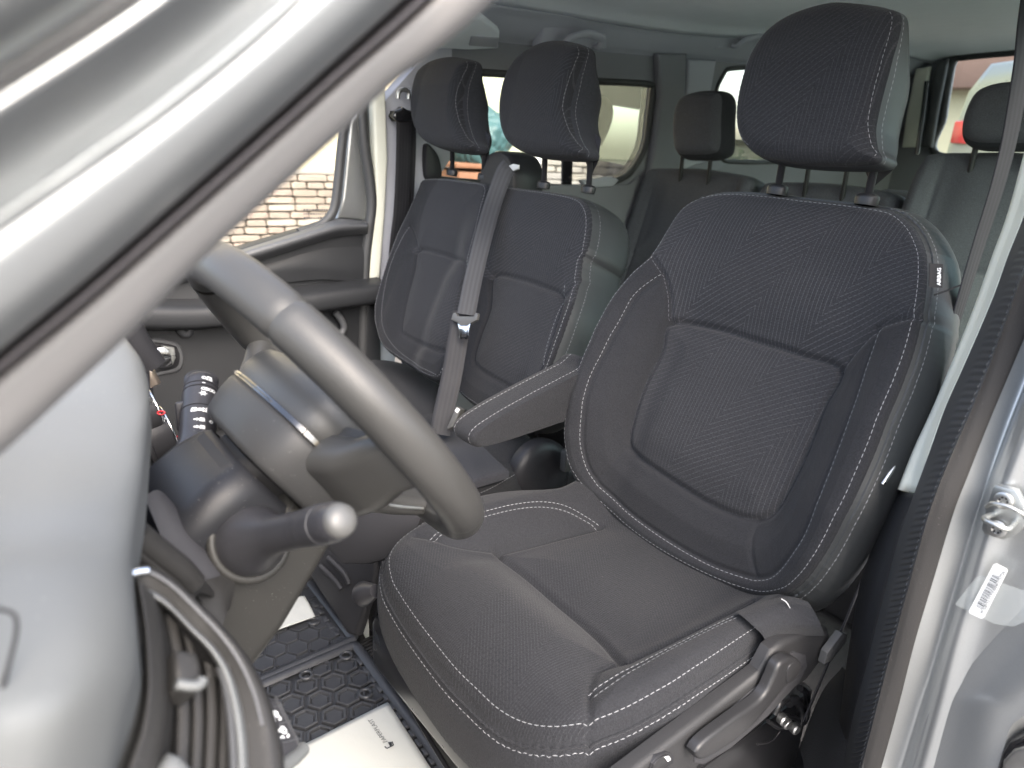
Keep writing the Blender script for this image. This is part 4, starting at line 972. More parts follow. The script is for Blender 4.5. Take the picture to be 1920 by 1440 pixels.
# near end: soft top, rolled lip
lipR = [(215, 610, -.40), (236, 642, -.44), (265, 682, -.47), (279, 740, -.51), (274, 833, -.58), (265, 927, -.655), (254, 997, -.70), (247, 1067, -.735), (252, 1150, -.765), (258, 1240, -.785), (240, 1330, -.80), (205, 1480, -.81)]
lipL = [(190, 630, -.42), (220, 665, -.455), (241, 705, -.485), (247, 775, -.53), (230, 862, -.60), (206, 950, -.668), (193, 1020, -.705), (186, 1084, -.74), (196, 1172, -.772), (190, 1260, -.795), (150, 1350, -.812), (110, 1480, -.82)]
def UX(l, dx=0): return np.array([U(x, y, XP(xx + dx)) for x, y, xx in l])
LR, LLp = UX(lipR, .035), UX(lipL)
top1 = LLp + np.array([-.0, .012, .003]); back = np.array([[p[0] - .02, 1.16, p[2] + .035] for p in LLp]); back2 = np.array([[p[0] - .01, 1.45, p[2] + .03] for p in LLp])
skin('dash_top', [LR + np.array([.012, -.002, -.03]), LR + np.array([0, 0, -.004]), LR * .55 + LLp * .45 + np.array([-.004, -.004, .006]), LLp + np.array([-.001, .004, .006]), LLp * .7 + back * .3 + np.array([0, 0, .006]), back, back2], 'dash_soft', db, n=90, m=70)
tube('side_panel_line', [UX([(-30, 1138, -.80)])[0], UX([(15, 1146, -.80)])[0], UX([(30, 1160, -.802)])[0], UX([(28, 1200, -.803)])[0], UX([(5, 1290, -.805)])[0]], .0009, 'gap_black', db, n=6, res=30)
# deep dark body behind and below
slab('dash_body', np.array([(-.80, 1.30, -.02), (.80, 1.30, -.02), (.80, 1.30, .80), (-.80, 1.30, .80)]), 'dash_dark', db, n=(0, -1, 0), thick=.08, bevel=.01)
skin('dash_face', [[(-.56, 1.04, .50), (-.3, 1.02, .5), (.1, 1.0, .5), (.5, 1.02, .5), (.80, 1.08, .5)], [(-.60, 1.02, .62), (-.3, .985, .64), (.1, .955, .66), (.5, .99, .66), (.80, 1.06, .66)], [(-.58, 1.03, .80), (-.3, 1.03, .80), (.1, 1.0, .80), (.5, 1.03, .80), (.80, 1.10, .80)], [(-.58, 1.25, .84), (-.3, 1.25, .84), (.1, 1.2, .84), (.5, 1.2, .84), (.80, 1.25, .82)]], 'dash_dark', db, n=50, m=30)
skin('knee_panel', [[(-.78, 1.06, .12), (-.5, 1.06, .10), (-.1, 1.04, .1), (.2, 1.04, .1)], [(-.78, .99, .34), (-.5, .97, .36), (-.1, .97, .36), (.2, .97, .36)], [(-.76, .985, .52), (-.5, 1.0, .54), (-.1, .98, .54), (.2, .98, .54)]], 'dash_dark', db, n=40, m=20)
# brown-lit shelf lip next to the column
shelf = [(225, 960, -.60), (254, 1000, -.60), (300, 1036, -.595), (340, 1068, -.59), (366, 1096, -.585), (372, 1112, -.585)]
sh1 = UX(shelf); sh2 = UX([(x - 14, y + 26, xx - .005) for x, y, xx in shelf]); sh3 = UX([(x - 30, y + 60, xx + .02) for x, y, xx in shelf])
skin('shelf_lip', [sh1 + np.array([.03, -.02, -.03]), sh1, sh2 + np.array([-.006, 0, .002]), sh3], 'dash_lower', db, n=30, m=24)
tube('shelf_bumper', UX([(255, 1000, -.605), (300, 1036, -.60), (340, 1068, -.595), (362, 1092, -.59)]), .009, 'dash_lower', db, n=12, res=20)
# grey-grain panel under the shroud
skin('column_skirt', [UX([(270, 930, -.50), (300, 1000, -.52), (330, 1060, -.54), (350, 1110, -.55)]), UX([(300, 920, -.49), (350, 1000, -.515), (400, 1070, -.535), (425, 1130, -.55)]), UX([(340, 960, -.48), (400, 1030, -.505), (438, 1075, -.52), (436, 1110, -.53)])], 'dash_dark', db, n=30, m=20)
skin('column_skirt', [UX([(350, 1090, -.55), (385, 1140, -.565), (415, 1180, -.575)]), UX([(395, 1085, -.545), (418, 1115, -.555), (425, 1150, -.565)]), UX([(425, 1075, -.53), (440, 1095, -.54), (432, 1140, -.555)])], 'dash_lower', db, n=30, m=20)
# --- air vent at the end of the dash
VP = PLN(U(390, 1240, XP(-.735)), (-.55, -.30, .78)); vn = VP[1]
def V3(l, off=0): return UL(l, (VP[0] + vn * off, vn))
b_out = [(246, 1069), (277, 1061), (321, 1085), (373, 1130), (425, 1182), (466, 1234), (498, 1295), (518, 1351), (530, 1410), (540, 1520)]
b_mid = [(250, 1078), (275, 1072), (318, 1095), (368, 1142), (415, 1192), (450, 1242), (476, 1300), (492, 1360), (500, 1420), (505, 1520)]
b_in = [(256, 1105), (280, 1105), (312, 1124), (360, 1172), (405, 1215), (434, 1262), (452, 1320), (462, 1380), (466, 1440), (468, 1520)]
b_in2 = [(270, 1120), (288, 1125), (318, 1146), (355, 1184), (392, 1224), (416, 1268), (430, 1325), (438, 1380), (441, 1440), (442, 1520)]
vt = skin('vent_bezel', [V3(b_out, -.045), V3(b_out, -.006), V3(mixp(b_out, b_mid, .5), .0), V3(b_mid, -.001), V3(mixp(b_mid, b_in, .5), -.004), V3(b_in, -.007)], 'dash_lower', db, n=70, m=30)
child(skin('bezel_band', [V3(b_in, -.006), V3(mixp(b_in, b_in2, .35), -.002), V3(mixp(b_in, b_in2, .75), -.004), V3(b_in2, -.014)], 'dash_soft', None, n=70, m=16), vt)
child(tube('chrome_line', V3(b_mid[:8], .0008), .0009, 'door_top', None, n=8, res=60), vt)
child(tube('chrome_line', V3([(247, 1076), (262, 1072), (277, 1070)], .0012), .0022, 'chrome', None, n=8, res=10), vt)
child(tube('inner_strip', V3([(413, 1252), (424, 1290), (432, 1340), (436, 1390), (438, 1440), (440, 1520)], -.008), .0035, 'door_top', None, n=8, ry=.002, res=30), vt)
l_out = [(250, 1080), (262, 1150), (268, 1230), (268, 1300), (255, 1370), (230, 1440), (210, 1520)]
l_mid = [(280, 1108), (290, 1160), (300, 1230), (303, 1300), (296, 1370), (280, 1440), (262, 1520)]
l_in = [(302, 1128), (312, 1165), (322, 1230), (326, 1300), (322, 1370), (312, 1440), (300, 1520)]
child(skin('left_bezel', [V3(l_out, -.01), V3(mixp(l_out, l_mid, .25), .004), V3(mixp(l_out, l_mid, .65), .003), V3(l_mid, .001), V3(mixp(l_mid, l_in, .5), -.004), V3(l_in, -.02)], 'dash_lower', None, n=50, m=26), vt)
child(slab('vent_cavity', [(290, 1100), (330, 1120), (430, 1240), (470, 1380), (475, 1540), (240, 1540), (262, 1300)], 'gap_black', None, (VP[0] - vn * .04, vn), thick=.01, bevel=0), vt)
for k, (x0, x1) in enumerate(((322, 350), (352, 376), (378, 402), (404, 426))):
    dxk = k * 1.0; y0 = 1150 + k * 36
    a = [(x0 - 14 + k * 2, y0), (x0 + 2, 1240), (x0 + 8, 1320), (x0 + 6, 1400), (x0 - 2, 1540)]; b = [(x1 - 16 + k * 2, y0 + 22), (x1, 1258), (x1 + 6, 1330), (x1 + 5, 1400), (x1 - 3, 1540)]
    child(skin('slat', [V3(a, -.026), V3(mixp(a, b, .12), -.0225), V3(mixp(a, b, .5), -.022), V3(b, -.0225), V3([(x + 1, y) for x, y in b], -.036)], 'dash_lower', None, n=26, m=14), vt)
kb = slab('vent_knob', [(328, 1217), (350, 1216), (372, 1222), (378, 1240), (382, 1275), (376, 1290), (360, 1294), (330, 1284)], 'dash_lower', None, (VP[0] + vn * .004, vn), thick=.02, bevel=.004, seg=4); child(kb, vt)
child(tube('knob_edge', V3([(330, 1282), (356, 1286), (374, 1284), (380, 1274)], .006), .003, 'dash_soft', None, n=8, res=16), vt)
child(slab('vent_wheel', [(300, 1440), (322, 1405), (345, 1412), (368, 1440), (360, 1500), (300, 1500)], 'dash_soft', None, (VP[0] + vn * .002, vn), thick=.02, bevel=.006, seg=3), vt)
# switch panel below the vent
SP = PLN(U(545, 1360, XP(-.625)), (-.35, -.55, .75)); 
sp = slab('switch_panel', [(496, 1305), (517, 1305), (531, 1312), (545, 1340), (558, 1370), (568, 1400), (570, 1410), (545, 1440), (500, 1440), (470, 1380)], 'dash_dark', db, SP, thick=.03, bevel=.006, seg=4)
def S3(l, off=.0006): return UL(l, (SP[0] + SP[1] * off, SP[1]))
for a, b in (((506, 1327), (534, 1321)), ((516, 1359), (547, 1351)), ((525, 1394), (563, 1384))): child(tube('panel_seam', S3([a, b]), .0004, 'door_top', None, n=6), sp)
for dx in (0, 4): child(tube('panel_stripe', S3([(515 + dx, 1307), (563 + dx, 1404)]), .0003, 'door_top', None, n=6), sp)
child(tube('panel_edge', S3([(568, 1404), (555, 1418), (535, 1432), (515, 1446)], -.003), .006, 'dash_soft', None, n=10, res=14), sp)
def strokes(name, segs, wd, mat, par):
    V2 = []; F2 = []
    for a, b in segs:
        A3, B3 = S3([a, b], .001); d = unit(B3 - A3); n_ = np.cross(SP[1], d) * wd; i = len(V2); V2 += [A3 - n_, B3 - n_, B3 + n_, A3 + n_]; F2.append((i, i + 1, i + 2, i + 3))
    child(mesh(name, V2, np.array(F2), mat, None, smooth=False), par)
def arc(cx, cy, r, a0, a1, n=8): 
    q = [(cx + r * math.cos(math.radians(a)), cy + r * math.sin(math.radians(a))) for a in np.linspace(a0, a1, n)]; return list(zip(q[:-1], q[1:]))
strokes('lamp_symbol', arc(515, 1338, 4.5, 130, 410) + [((511, 1343), (522, 1339)), ((510, 1340), (521, 1336)), ((512, 1346), (523, 1342)), ((512, 1350), (516, 1347)), ((516, 1347), (518, 1352)), ((523, 1350), (527, 1347)), ((524, 1344), (527, 1347))], .0007, 'white_ink', sp)
strokes('dimmer_symbol', arc(533, 1370, 4.5, 20, 200) + arc(530, 1367, 4, 200, 330) + [((522, 1369), (530, 1366)), ((523, 1372), (531, 1369)), ((533, 1365), (537, 1369)), ((526, 1384), (530, 1380)), ((530, 1380), (533, 1384)), ((538, 1382), (542, 1379)), ((539, 1376), (542, 1379))], .0007, 'white_ink', sp)
# --- centre stack seen edge-on
stk = slab('centre_stack', np.array([(-.16, .93, .42), (-.16, .90, .70), (-.14, .90, .86), (-.10, 1.0, .86), (-.10, 1.05, .42)]), 'dash_dark', db, n=(-1, 0, 0), thick=.30, bevel=.012, seg=3)
tube('screen_edge', UX([(228, 588, -.20), (254, 640, -.20), (272, 668, -.20), (288, 688, -.20)]), .010, 'black_plastic', db, n=12, ry=.016, res=20)
slab('copper_wedge', UX([(279, 694, -.21), (287, 697, -.21), (299, 721, -.21), (281, 728, -.21)]), 'copper_trim', db, n=(-1, .3, .2), thick=.02, bevel=.002)
KX = -.16
for (x0, y0), (x1, y1) in (((286, 752), (303, 776)), ((306, 782), (334, 826))):
    c0 = U((x0 + x1) / 2 - 6, (y0 + y1) / 2 + 2, XP(KX)); rk = .030 if x0 < 300 else .036
    d_ = unit(np.array([0.0, -1, .25]))
    kn_ = revolve('climate_knob', c0 + np.array([0, .03, -.01]), c0 + np.array([0, .03, -.01]) + d_, [(0, rk * 1.1), (.005, rk * 1.1), (.006, rk), (.030, rk * .96), (.034, rk * .9), (.034, .002)], 'black_plastic', db, n=40)
    cc = c0 + np.array([0, .03, -.01]) + d_ * .0335
    e1_ = np.array([1., 0, 0]); e2_ = unit(np.cross(d_, e1_))
    child(tube('knob_chrome', [cc + rk * .93 * (math.cos(a) * e1_ + math.sin(a) * e2_) for a in np.linspace(0, 2 * math.pi, 40, endpoint=False)], .0016, 'chrome', None, n=8, closed=True), kn_)
for x, y in ((302, 774), (333, 822)):
    c = U(x, y, XP(KX - .03)); tube('red_ring', [c + .0045 * (math.cos(a) * NR + .5 * math.sin(a) * ND) for a in np.linspace(0, 2 * math.pi, 14, endpoint=False)], .0011, 'red_mark', db, n=6, closed=True)
for l in ([(281, 745), (300, 778), (318, 800), (336, 830)], [(278, 772), (296, 800), (312, 830), (326, 853)], [(276, 790), (292, 812), (310, 838)]): tube('panel_trim', UX([(x, y, -.18) for x, y in l]), .0022, 'satin_metal' if l[0][0] > 280 else 'copper_trim', db, n=8, res=20)
# ------------------------------------------------------------------ driver seat
def rseat(P2): return P2
ds = thing('driver_seat', 'charcoal driver seat with chevron fabric, white stitching and folded-down armrest', 'car seat', (-.46, .4, 0))
X0 = -.46
J0 = np.array([X0, .215, .45]); up_ = unit(np.array([0, -.235, .54]))
def gv(v): return np.interp(v, [-.05, .02, .08, .15, .28, .35, .45, .53, .58, .7], [.45, .55, .82, 1, 1, .85, .42, .10, 0, 0])
def WB(P2):
    s, v = P2[:, 0], P2[:, 1]
    return .085 * gv(v) * sm(np.abs(s), .125, .255) + .012 * np.exp(-((v - .16) / .12) ** 2) * (1 - sm(np.abs(s), .1, .17)) + .018 * sm(v, .33, .45) * (1 - sm(v, .5, .62))
bk = Pad(J0, (1, 0, 0), up_, WB, R=.016)
out_px = [(1323, 372), (1373, 364), (1447, 368), (1513, 376), (1580, 383), (1647, 392), (1687, 403), (1717, 430), (1735, 467), (1739, 493), (1738, 537), (1731, 590), (1718, 647), (1698, 707), (1672, 770), (1648, 833), (1619, 900), (1592, 957), (1559, 1020), (1532, 1063), (1507, 1093), (1475, 1115), (1420, 1118), (1330, 1085), (1230, 1030), (1160, 975), (1100, 920), (1073, 880), (1064, 840), (1063, 800), (1071, 747), (1091, 687), (1118, 623), (1148, 567), (1187, 517), (1223, 483), (1255, 435), (1283, 395)]
ins_px = [(1255, 605), (1330, 613), (1420, 640), (1500, 665), (1575, 695), (1545, 760), (1510, 850), (1470, 930), (1440, 968), (1400, 972), (1330, 945), (1250, 895), (1195, 855), (1178, 830), (1185, 780), (1205, 720), (1235, 660)]
use_px = [(1240, 516), (1193, 553), (1160, 610), (1133, 660), (1107, 713), (1093, 780), (1091, 830), (1101, 873), (1117, 900), (1133, 917), (1180, 960), (1250, 1010), (1330, 1055), (1400, 1080), (1425, 1083), (1450, 1075), (1480, 1040), (1510, 990), (1545, 900), (1590, 780), (1620, 690), (1645, 615)]
upl_px = [(1223, 483), (1243, 515), (1254, 555), (1255, 605)]
upr_px = [(1575, 695), (1600, 662), (1622, 637), (1650, 612), (1690, 598), (1731, 590)]
bk.set_outline(bk.trace(out_px, True), 560)
ins = bk.trace(ins_px); use = bk.trace(use_px); upl = bk.trace(upl_px); upr = bk.trace(upr_px)
insC = cr(ins, 160, True); insC = np.vstack([insC, insC[:1]]); useC = cr(use, 120); uplC = cr(upl, 20); uprC = cr(upr, 24)
tail = cr(bk.trace([(1420, 975), (1412, 1010), (1412, 1050), (1418, 1082)]), 14); tail2 = cr(bk.trace([(1178, 835), (1150, 870), (1122, 895)]), 10)
bk.grooves = [(insC, .009, .0055), (useC, .0045, .0045), (uplC, .006, .005), (uprC, .006, .005), (tail, .003, .004), (tail2, .003, .004)]
bk.puffs = [([insC, useC, uplC, uprC, bk.Cl[::4]], .009, .035)]
up_poly = np.vstack([uplC, cr(ins[:5], 30), uprC, [[-.5, .42], [-.5, .9], [.5, .9], [.5, .46]]])
def breg(c):
    r = np.full(len(c), 2); r[inside(c, up_poly)] = 1; r[inside(c, insC)] = 0
    ub = np.vstack([useC, [[useC[-1][0], useC[-1][1] + .05], [useC[0][0], useC[0][1] + .05]]])
    r[(r == 2) & inside(c, ub)] = 3; return r
bk.build(nr=130, regions=breg, names=['insert_panel', 'upper_panel', 'outer_bolster', 'inner_bolster'], mats=['fabric_faint', 'fabric', 'fabric_plain', 'fabric_plain'], parent=ds, skirt=((.004, .005), (.016, .03), (.022, .06), (.016, .095), (-.01, .118), (-.05, .122)), skirt_name='leather_side')
allst = [bk.ring(.008), bk.skirt_path(1), bk.path(use, .004)]
stitch('stitching', allst, 'thread', ds)
sidest = [bk.path(upl, .003), bk.path(upr, .003)]
stitch('tonal_stitching', sidest, 'thread_dark', ds)
# piping along the edge
q, qn = bk.skirt_path(0); tube('edge_piping', q[:-1], .0022, 'leather', ds, n=6, closed=True)
# airbag tag
at_ = PLN(U(1757, 518, XP(X0 - .262)), (-.75, .62, .2))
tg = slab('airbag_tag', [(1743, 494), (1768, 495), (1769, 510), (1767, 540), (1750, 539), (1742, 537)], 'tag_black', ds, at_, thick=.0015, bevel=0)
ta, tb_ = UL([(1763, 535), (1764, 500)], (at_[0] + at_[1] * .0012, at_[1])); xd = unit(tb_ - ta); yd = unit(np.cross(at_[1] * (1 if at_[1] @ (NC - ta) > 0 else -1), xd))
text('tag_lettering', 'AIRBAG', ta, xd, yd, np.linalg.norm(tb_ - ta) / 3.7, 'white_ink', tg, bold=.0002)
# leather side seam
sd = PLN(U(1770, 560, XP(X0 - .275)), (-.8, .5, .1))
tube('side_seam', UL([(1752, 553), (1775, 545), (1800, 535)], sd), .0012, 'gap_black', ds, n=6, res=12)

# cushion
C0 = np.array([X0, .40, .43])
def WC(P2):
    s, y = P2[:, 0], P2[:, 1] + .40
    bol = sm(np.abs(s), .125, .215) * (1 - .75 * sm(y, .44, .63)) * .042
    dip = -.016 * np.exp(-(s / .13) ** 2) * (1 - sm(y, .44, .54)) + .012 * np.exp(-((y - .56) / .07) ** 2) * (1 - sm(np.abs(s), .12, .24))
    return bol + dip - .03 * sm(y, .60, .72)
cu = Pad(C0, (1, 0, 0), (0, 1, 0), WC, R=.022)
cout_px = [(722, 1063), (725, 1103), (743, 1140), (773, 1187), (807, 1233), (847, 1283), (887, 1323), (923, 1357), (960, 1380), (1000, 1392), (1040, 1394), (1083, 1388), (1123, 1377), (1173, 1357), (1223, 1330), (1273, 1300), (1330, 1262), (1390, 1222), (1450, 1180), (1500, 1140), (1480, 1075), (1380, 1010), (1280, 960), (1180, 915), (1110, 893), (1067, 917), (1033, 930), (960, 934), (900, 943), (830, 970), (780, 1000), (741, 1030)]
cu.set_outline(cu.trace(cout_px, True), 560)
fr_px = [(778, 1003), (850, 1020), (932, 1033), (1000, 1090), (1070, 1150), (1130, 1202), (1172, 1242), (1125, 1255), (1108, 1280), (1104, 1327), (1112, 1384)]
frl = cu.trace(fr_px[:3]); frt = cu.trace(fr_px[2:7]); frr = cu.trace(fr_px[6:])
bl = cu.trace([(932, 1033), (1000, 1018), (1060, 1003), (1125, 988)]); br = cu.trace([(1172, 1242), (1250, 1207), (1300, 1182), (1385, 1140), (1420, 1122)])
G = [cr(x, 40) for x in (frl, frt, frr, bl, br)]
bls = cu.trace([(807, 1010), (830, 998), (870, 983), (907, 971), (960, 958), (1013, 952), (1060, 958), (1100, 975), (1130, 988)]); brs = cu.trace([(1107, 1302), (1180, 1262), (1280, 1208), (1340, 1178), (1382, 1158)])
blsC, brsC = cr(bls, 60), cr(brs, 40)
cu.grooves = [(G[0], .005, .005), (G[1], .010, .006), (G[2], .006, .005), (G[3], .008, .006), (G[4], .008, .006), (blsC, .003, .004), (brsC, .003, .004)]
cu.puffs = [(G + [cu.Cl[::4]], .010, .04)]
fpoly = np.vstack([frl, frt[1:], frr[1:], [[-.25, .6], [.25, .6], [.3, .2]]])
ipoly = np.vstack([frt, br[1:], [[-.2, -.35], [.2, -.35]], bl[::-1]])
def creg(c):
    r = np.where(c[:, 0] > 0, 2, 3); r[inside(c, fpoly)] = 1; r[inside(c, ipoly)] = 0; return r
cu.build(nr=130, regions=creg, names=['seat_insert', 'front_panel', 'seat_bolster', 'seat_bolster'], mats=['fabric_seat', 'fabric_seat', 'fabric_plain', 'fabric_plain'], parent=ds, skirt=((.004, .006), (.010, .025), (.010, .06), (.002, .095), (-.02, .11)), skirt_mat='fabric_plain', skirt_name='seat_valance')
stitch('stitching', [cu.ring(.007), cu.skirt_path(1), cu.path(bls, .004), cu.path(bls, -.004), cu.path(brs, .005), cu.path(brs, -.005)], 'thread', ds)
q, qn = cu.skirt_path(0); tube('edge_piping', q[:-1], .0018, 'fabric_plain', ds, n=6, closed=True)
# rear outer cushion flap wrapping up behind
fp = PLN(U(1480, 1160, XP(X0 - .245)), (-.6, .35, .7))
skin('corner_flap', [UL(l, (fp[0] + fp[1] * o, fp[1])) for l, o in (([(1380, 1148), (1430, 1128), (1478, 1118), (1515, 1128)], -.02), ([(1392, 1156), (1436, 1138), (1482, 1130), (1524, 1142)], .002), ([(1410, 1172), (1452, 1156), (1494, 1152), (1535, 1162)], .010), ([(1430, 1192), (1462, 1180), (1498, 1175), (1542, 1180)], .006), ([(1447, 1228), (1468, 1206), (1502, 1194), (1545, 1192)], -.016))], 'fabric_plain', ds, n=40, m=40)
ft = skin('loose_thread', [UL([(1465, 1122), (1475, 1128), (1482, 1140)], (fp[0] + fp[1] * .012, fp[1])), UL([(1465, 1124), (1474, 1130), (1481, 1141)], (fp[0] + fp[1] * .012, fp[1]))], 'thread', ds, n=10, m=3)
# headrest
def headrest(root, O, front_px, seam_px, lean, depth, posts, R=.03, dome=.02, fab='fabric_faint', side='leather', n=360, topZ=None, bulge=.006):
    a = unit(np.array([0, -math.sin(lean), math.cos(lean)]))
    def WH(P2): return dome * (1 - np.clip((P2[:, 0] / .15) ** 2, 0, 1)) * .6 - .02 * sm(P2[:, 1], .03, .13)
    h = Pad(O, (1, 0, 0), a, WH, R=R); h.set_outline(h.trace(front_px, True), n)
    h.build(nr=60, names=['headrest_front'], mats=[fab], parent=root, skirt=((bulge * .3, .004), (bulge * .8, depth * .3), (bulge * .6, depth * .6), (-.012, depth * .85), (-.05, depth)), skirt_mat=side, skirt_name='headrest_side', skirt_sub=4,
            dfac=lambda C: .30 + .70 * sm(-C[:, 1], -.10, .0) * (1 - .75 * sm(-C[:, 1], .06, .115)))
    side_only = lambda C: np.abs((np.roll(C, -2, 0) - np.roll(C, 2, 0))[:, 1]) > .45 * np.linalg.norm(np.roll(C, -2, 0) - np.roll(C, 2, 0), axis=1)
    stitch('stitching', h.clip(h.ring(.006), side_only) + h.clip(h.skirt_path(1), side_only), 'thread', root, wd=.0004)
    for (x0, y0), (x1, y1) in posts:
        p0, p1 = U(x0, y0, YP(O[1] - .04)), U(x1, y1, YP(O[1] - .055))
        p0 = p0 + (p0 - p1) * .3
        po = tube('headrest_post', [p0, p1 - (p0 - p1) * .05], .0062, 'satin_metal' if False else 'black_plastic', root, n=14)
        b = p1; revolve('post_guide', b - a * .012, b + a, [(0, .017), (.010, .0185), (.014, .0175), (.017, .013), (.018, .007)], 'lever_plastic', root, n=24, sy=.75)
    return h
hd_px = [(1560, 8), (1620, 10), (1668, 18), (1690, 30), (1686, 70), (1672, 120), (1660, 165), (1650, 205), (1643, 245), (1647, 280), (1655, 298), (1640, 309), (1580, 312), (1500, 308), (1440, 298), (1408, 280), (1392, 255), (1388, 220), (1392, 180), (1402, 140), (1420, 98), (1448, 60), (1490, 30)]
headrest(ds, np.array([X0, .03, 1.155]), hd_px, None, .17, .105, [((1467, 308), (1459, 352)), ((1638, 320), (1627, 370))], side='leather')
# armrest on the inner side
XA0, XA1 = -.205, -.135
near = [(1115, 682), (1087, 698), (1030, 728), (973, 759), (930, 784), (897, 807), (886, 825), (893, 840), (915, 838), (960, 825), (1010, 808), (1060, 791), (1112, 775)]
N3 = cr(P(near, XA0), 120, True); cN = N3.mean(0)
def inset(Pq, f, dx): return cN + (Pq - cN) * f + np.array([dx, 0, 0])
ar = loft('armrest', [inset(N3, .90, -.0005), inset(N3, .95, .0), inset(N3, .985, .004), inset(N3, 1.0, .014), inset(N3, 1.01, .03), inset(N3, 1.0, .052), inset(N3, .985, .062), inset(N3, .93, .068), inset(N3, .8, .07)], 'fabric_plain', ds)
k0, k1 = 0, 62
def arst(f, dx, off): 
    R3 = inset(N3, f, dx)[2:66]; return R3 + unit(np.array([-.5, .2, .8])) * off, np.tile(unit(np.array([-.4, .3, .8])), (len(R3), 1))
stitch('stitching', [arst(1.0, .012, .001), arst(1.0, .055, .001)], 'thread', ds)
# outer side trim with recline lever
XS = -.722
strim = slab('side_trim', [(1160, 1470), (1250, 1400), (1340, 1331), (1430, 1262), (1452, 1222), (1475, 1203), (1530, 1180), (1556, 1180), (1560, 1200), (1545, 1235), (1512, 1278), (1470, 1308), (1400, 1370), (1310, 1440), (1280, 1520), (1150, 1520)], 'trim_plastic', ds, XP(XS), thick=.02, bevel=.008, seg=4)
slab('trim_recess', [(1302, 1432), (1304, 1400), (1345, 1352), (1400, 1305), (1450, 1262), (1470, 1232), (1490, 1222), (1512, 1228), (1515, 1250), (1500, 1280), (1440, 1345), (1370, 1405), (1320, 1435)], 'dash_dark', strim, XP(XS - .002), thick=.004, bevel=.003, seg=2)
lv = slab('recline_lever', [(1308, 1424), (1307, 1410), (1330, 1385), (1380, 1347), (1430, 1310), (1450, 1275), (1462, 1248), (1480, 1235), (1500, 1238), (1505, 1253), (1491, 1275), (1472, 1290), (1455, 1312), (1405, 1370), (1355, 1407), (1322, 1425)], 'lever_plastic', ds, XP(XS - .018), thick=.014, bevel=.005, seg=4, smooth_n=80)
slab('lever_disc', [(1476, 1262), (1482, 1248), (1494, 1240), (1502, 1247), (1499, 1263), (1486, 1278), (1476, 1280)], 'lever_plastic', lv, XP(XS - .0195), thick=.004, bevel=.0015, smooth_n=30)
bt = slab('lumbar_switch', [(1222, 1432), (1232, 1420), (1250, 1410), (1258, 1412), (1265, 1422), (1262, 1432), (1240, 1450), (1225, 1460), (1216, 1450)], 'black_plastic', ds, XP(XS - .002), thick=.006, bevel=.001)
slab('switch_cap', [(1226, 1434), (1236, 1423), (1250, 1415), (1256, 1416), (1261, 1424), (1258, 1430), (1240, 1444), (1228, 1452), (1221, 1448)], 'lever_plastic', bt, XP(XS - .004), thick=.003, bevel=.001)
slab('switch_symbol', [(1246, 1420), (1254, 1418), (1258, 1424), (1252, 1428), (1250, 1424)], 'white_ink', bt, XP(XS - .0045), thick=.0004, bevel=0)
# mechanism under the trim
box('seat_pan', (X0, .42, .30), (.44, .46, .10), 'rail_paint', ds, bevel=.02)
for sx in (-.20, .20):
    box('seat_rail', (X0 + sx, .28, .075), (.05, .50, .045), 'rail_paint', ds, bevel=.008)
    box('riser', (X0 + sx, .30, .17), (.03, .44, .16), 'rail_paint', ds, bevel=.01)
skin('front_frame', [UL(l, PLN((0, .60, .2), (0, 1, .25))) for l in ([(748, 1288), (770, 1330), (840, 1440), (880, 1500)], [(758, 1280), (790, 1325), (868, 1440), (905, 1500)], [(775, 1300), (815, 1318), (905, 1445), (940, 1500)])], 'rail_paint', ds, n=30, m=14, thick=.008)
tube('frame_edge', UL([(752, 1286), (772, 1328), (808, 1390), (842, 1445)], PLN((0, .612, .2), (0, 1, .25))), .004, 'rail_paint', ds, n=8, res=20)
tube('frame_edge', UL([(778, 1300), (800, 1304), (820, 1318), (860, 1372), (910, 1448)], PLN((0, .612, .2), (0, 1, .25))), .004, 'rail_paint', ds, n=8, res=24)
revolve('height_knob', U(704, 1108, XP(-.235)), U(696, 1110, XP(-.225)), [(0, .010), (.02, .016), (.035, .020), (.04, .018), (.04, .002)], 'stalk', ds, n=24)
# wires and linkages near the door side
mech = [([(1455, 1330), (1470, 1342), (1488, 1345), (1500, 1352)], .004), ([(1440, 1352), (1460, 1365), (1475, 1362), (1490, 1348)], .003), ([(1420, 1395), (1440, 1392), (1452, 1385), (1462, 1372)], .0016), ([(1478, 1318), (1492, 1312), (1503, 1330), (1500, 1356)], .007), ([(1500, 1290), (1512, 1300), (1514, 1330), (1508, 1352), (1495, 1358)], .005), ([(1452, 1338), (1462, 1318), (1476, 1310)], .006)]
for l, r in mech: tube('linkage', P(l, -.70), r, 'rail_paint', ds, n=10, res=18)
for x, y in ((1470, 1352), (1486, 1362), (1463, 1345)): revolve('bolt', P([(x, y)], -.705)[0], P([(x, y)], -.705)[0] + np.array([-1, .2, 0]), [(0, .008), (.008, .008), (.010, .006), (.010, .001)], 'steel', ds, n=12)
# front outer floor carpet hump and sill
structure(skin('sill_carpet', [P([(1470, 1500), (1500, 1400), (1540, 1300), (1580, 1250)], -.66), P([(1520, 1500), (1545, 1400), (1575, 1330), (1600, 1270)], -.72), P([(1580, 1500), (1600, 1400), (1620, 1330), (1640, 1270)], -.80)], 'carpet', None, n=30, m=16))

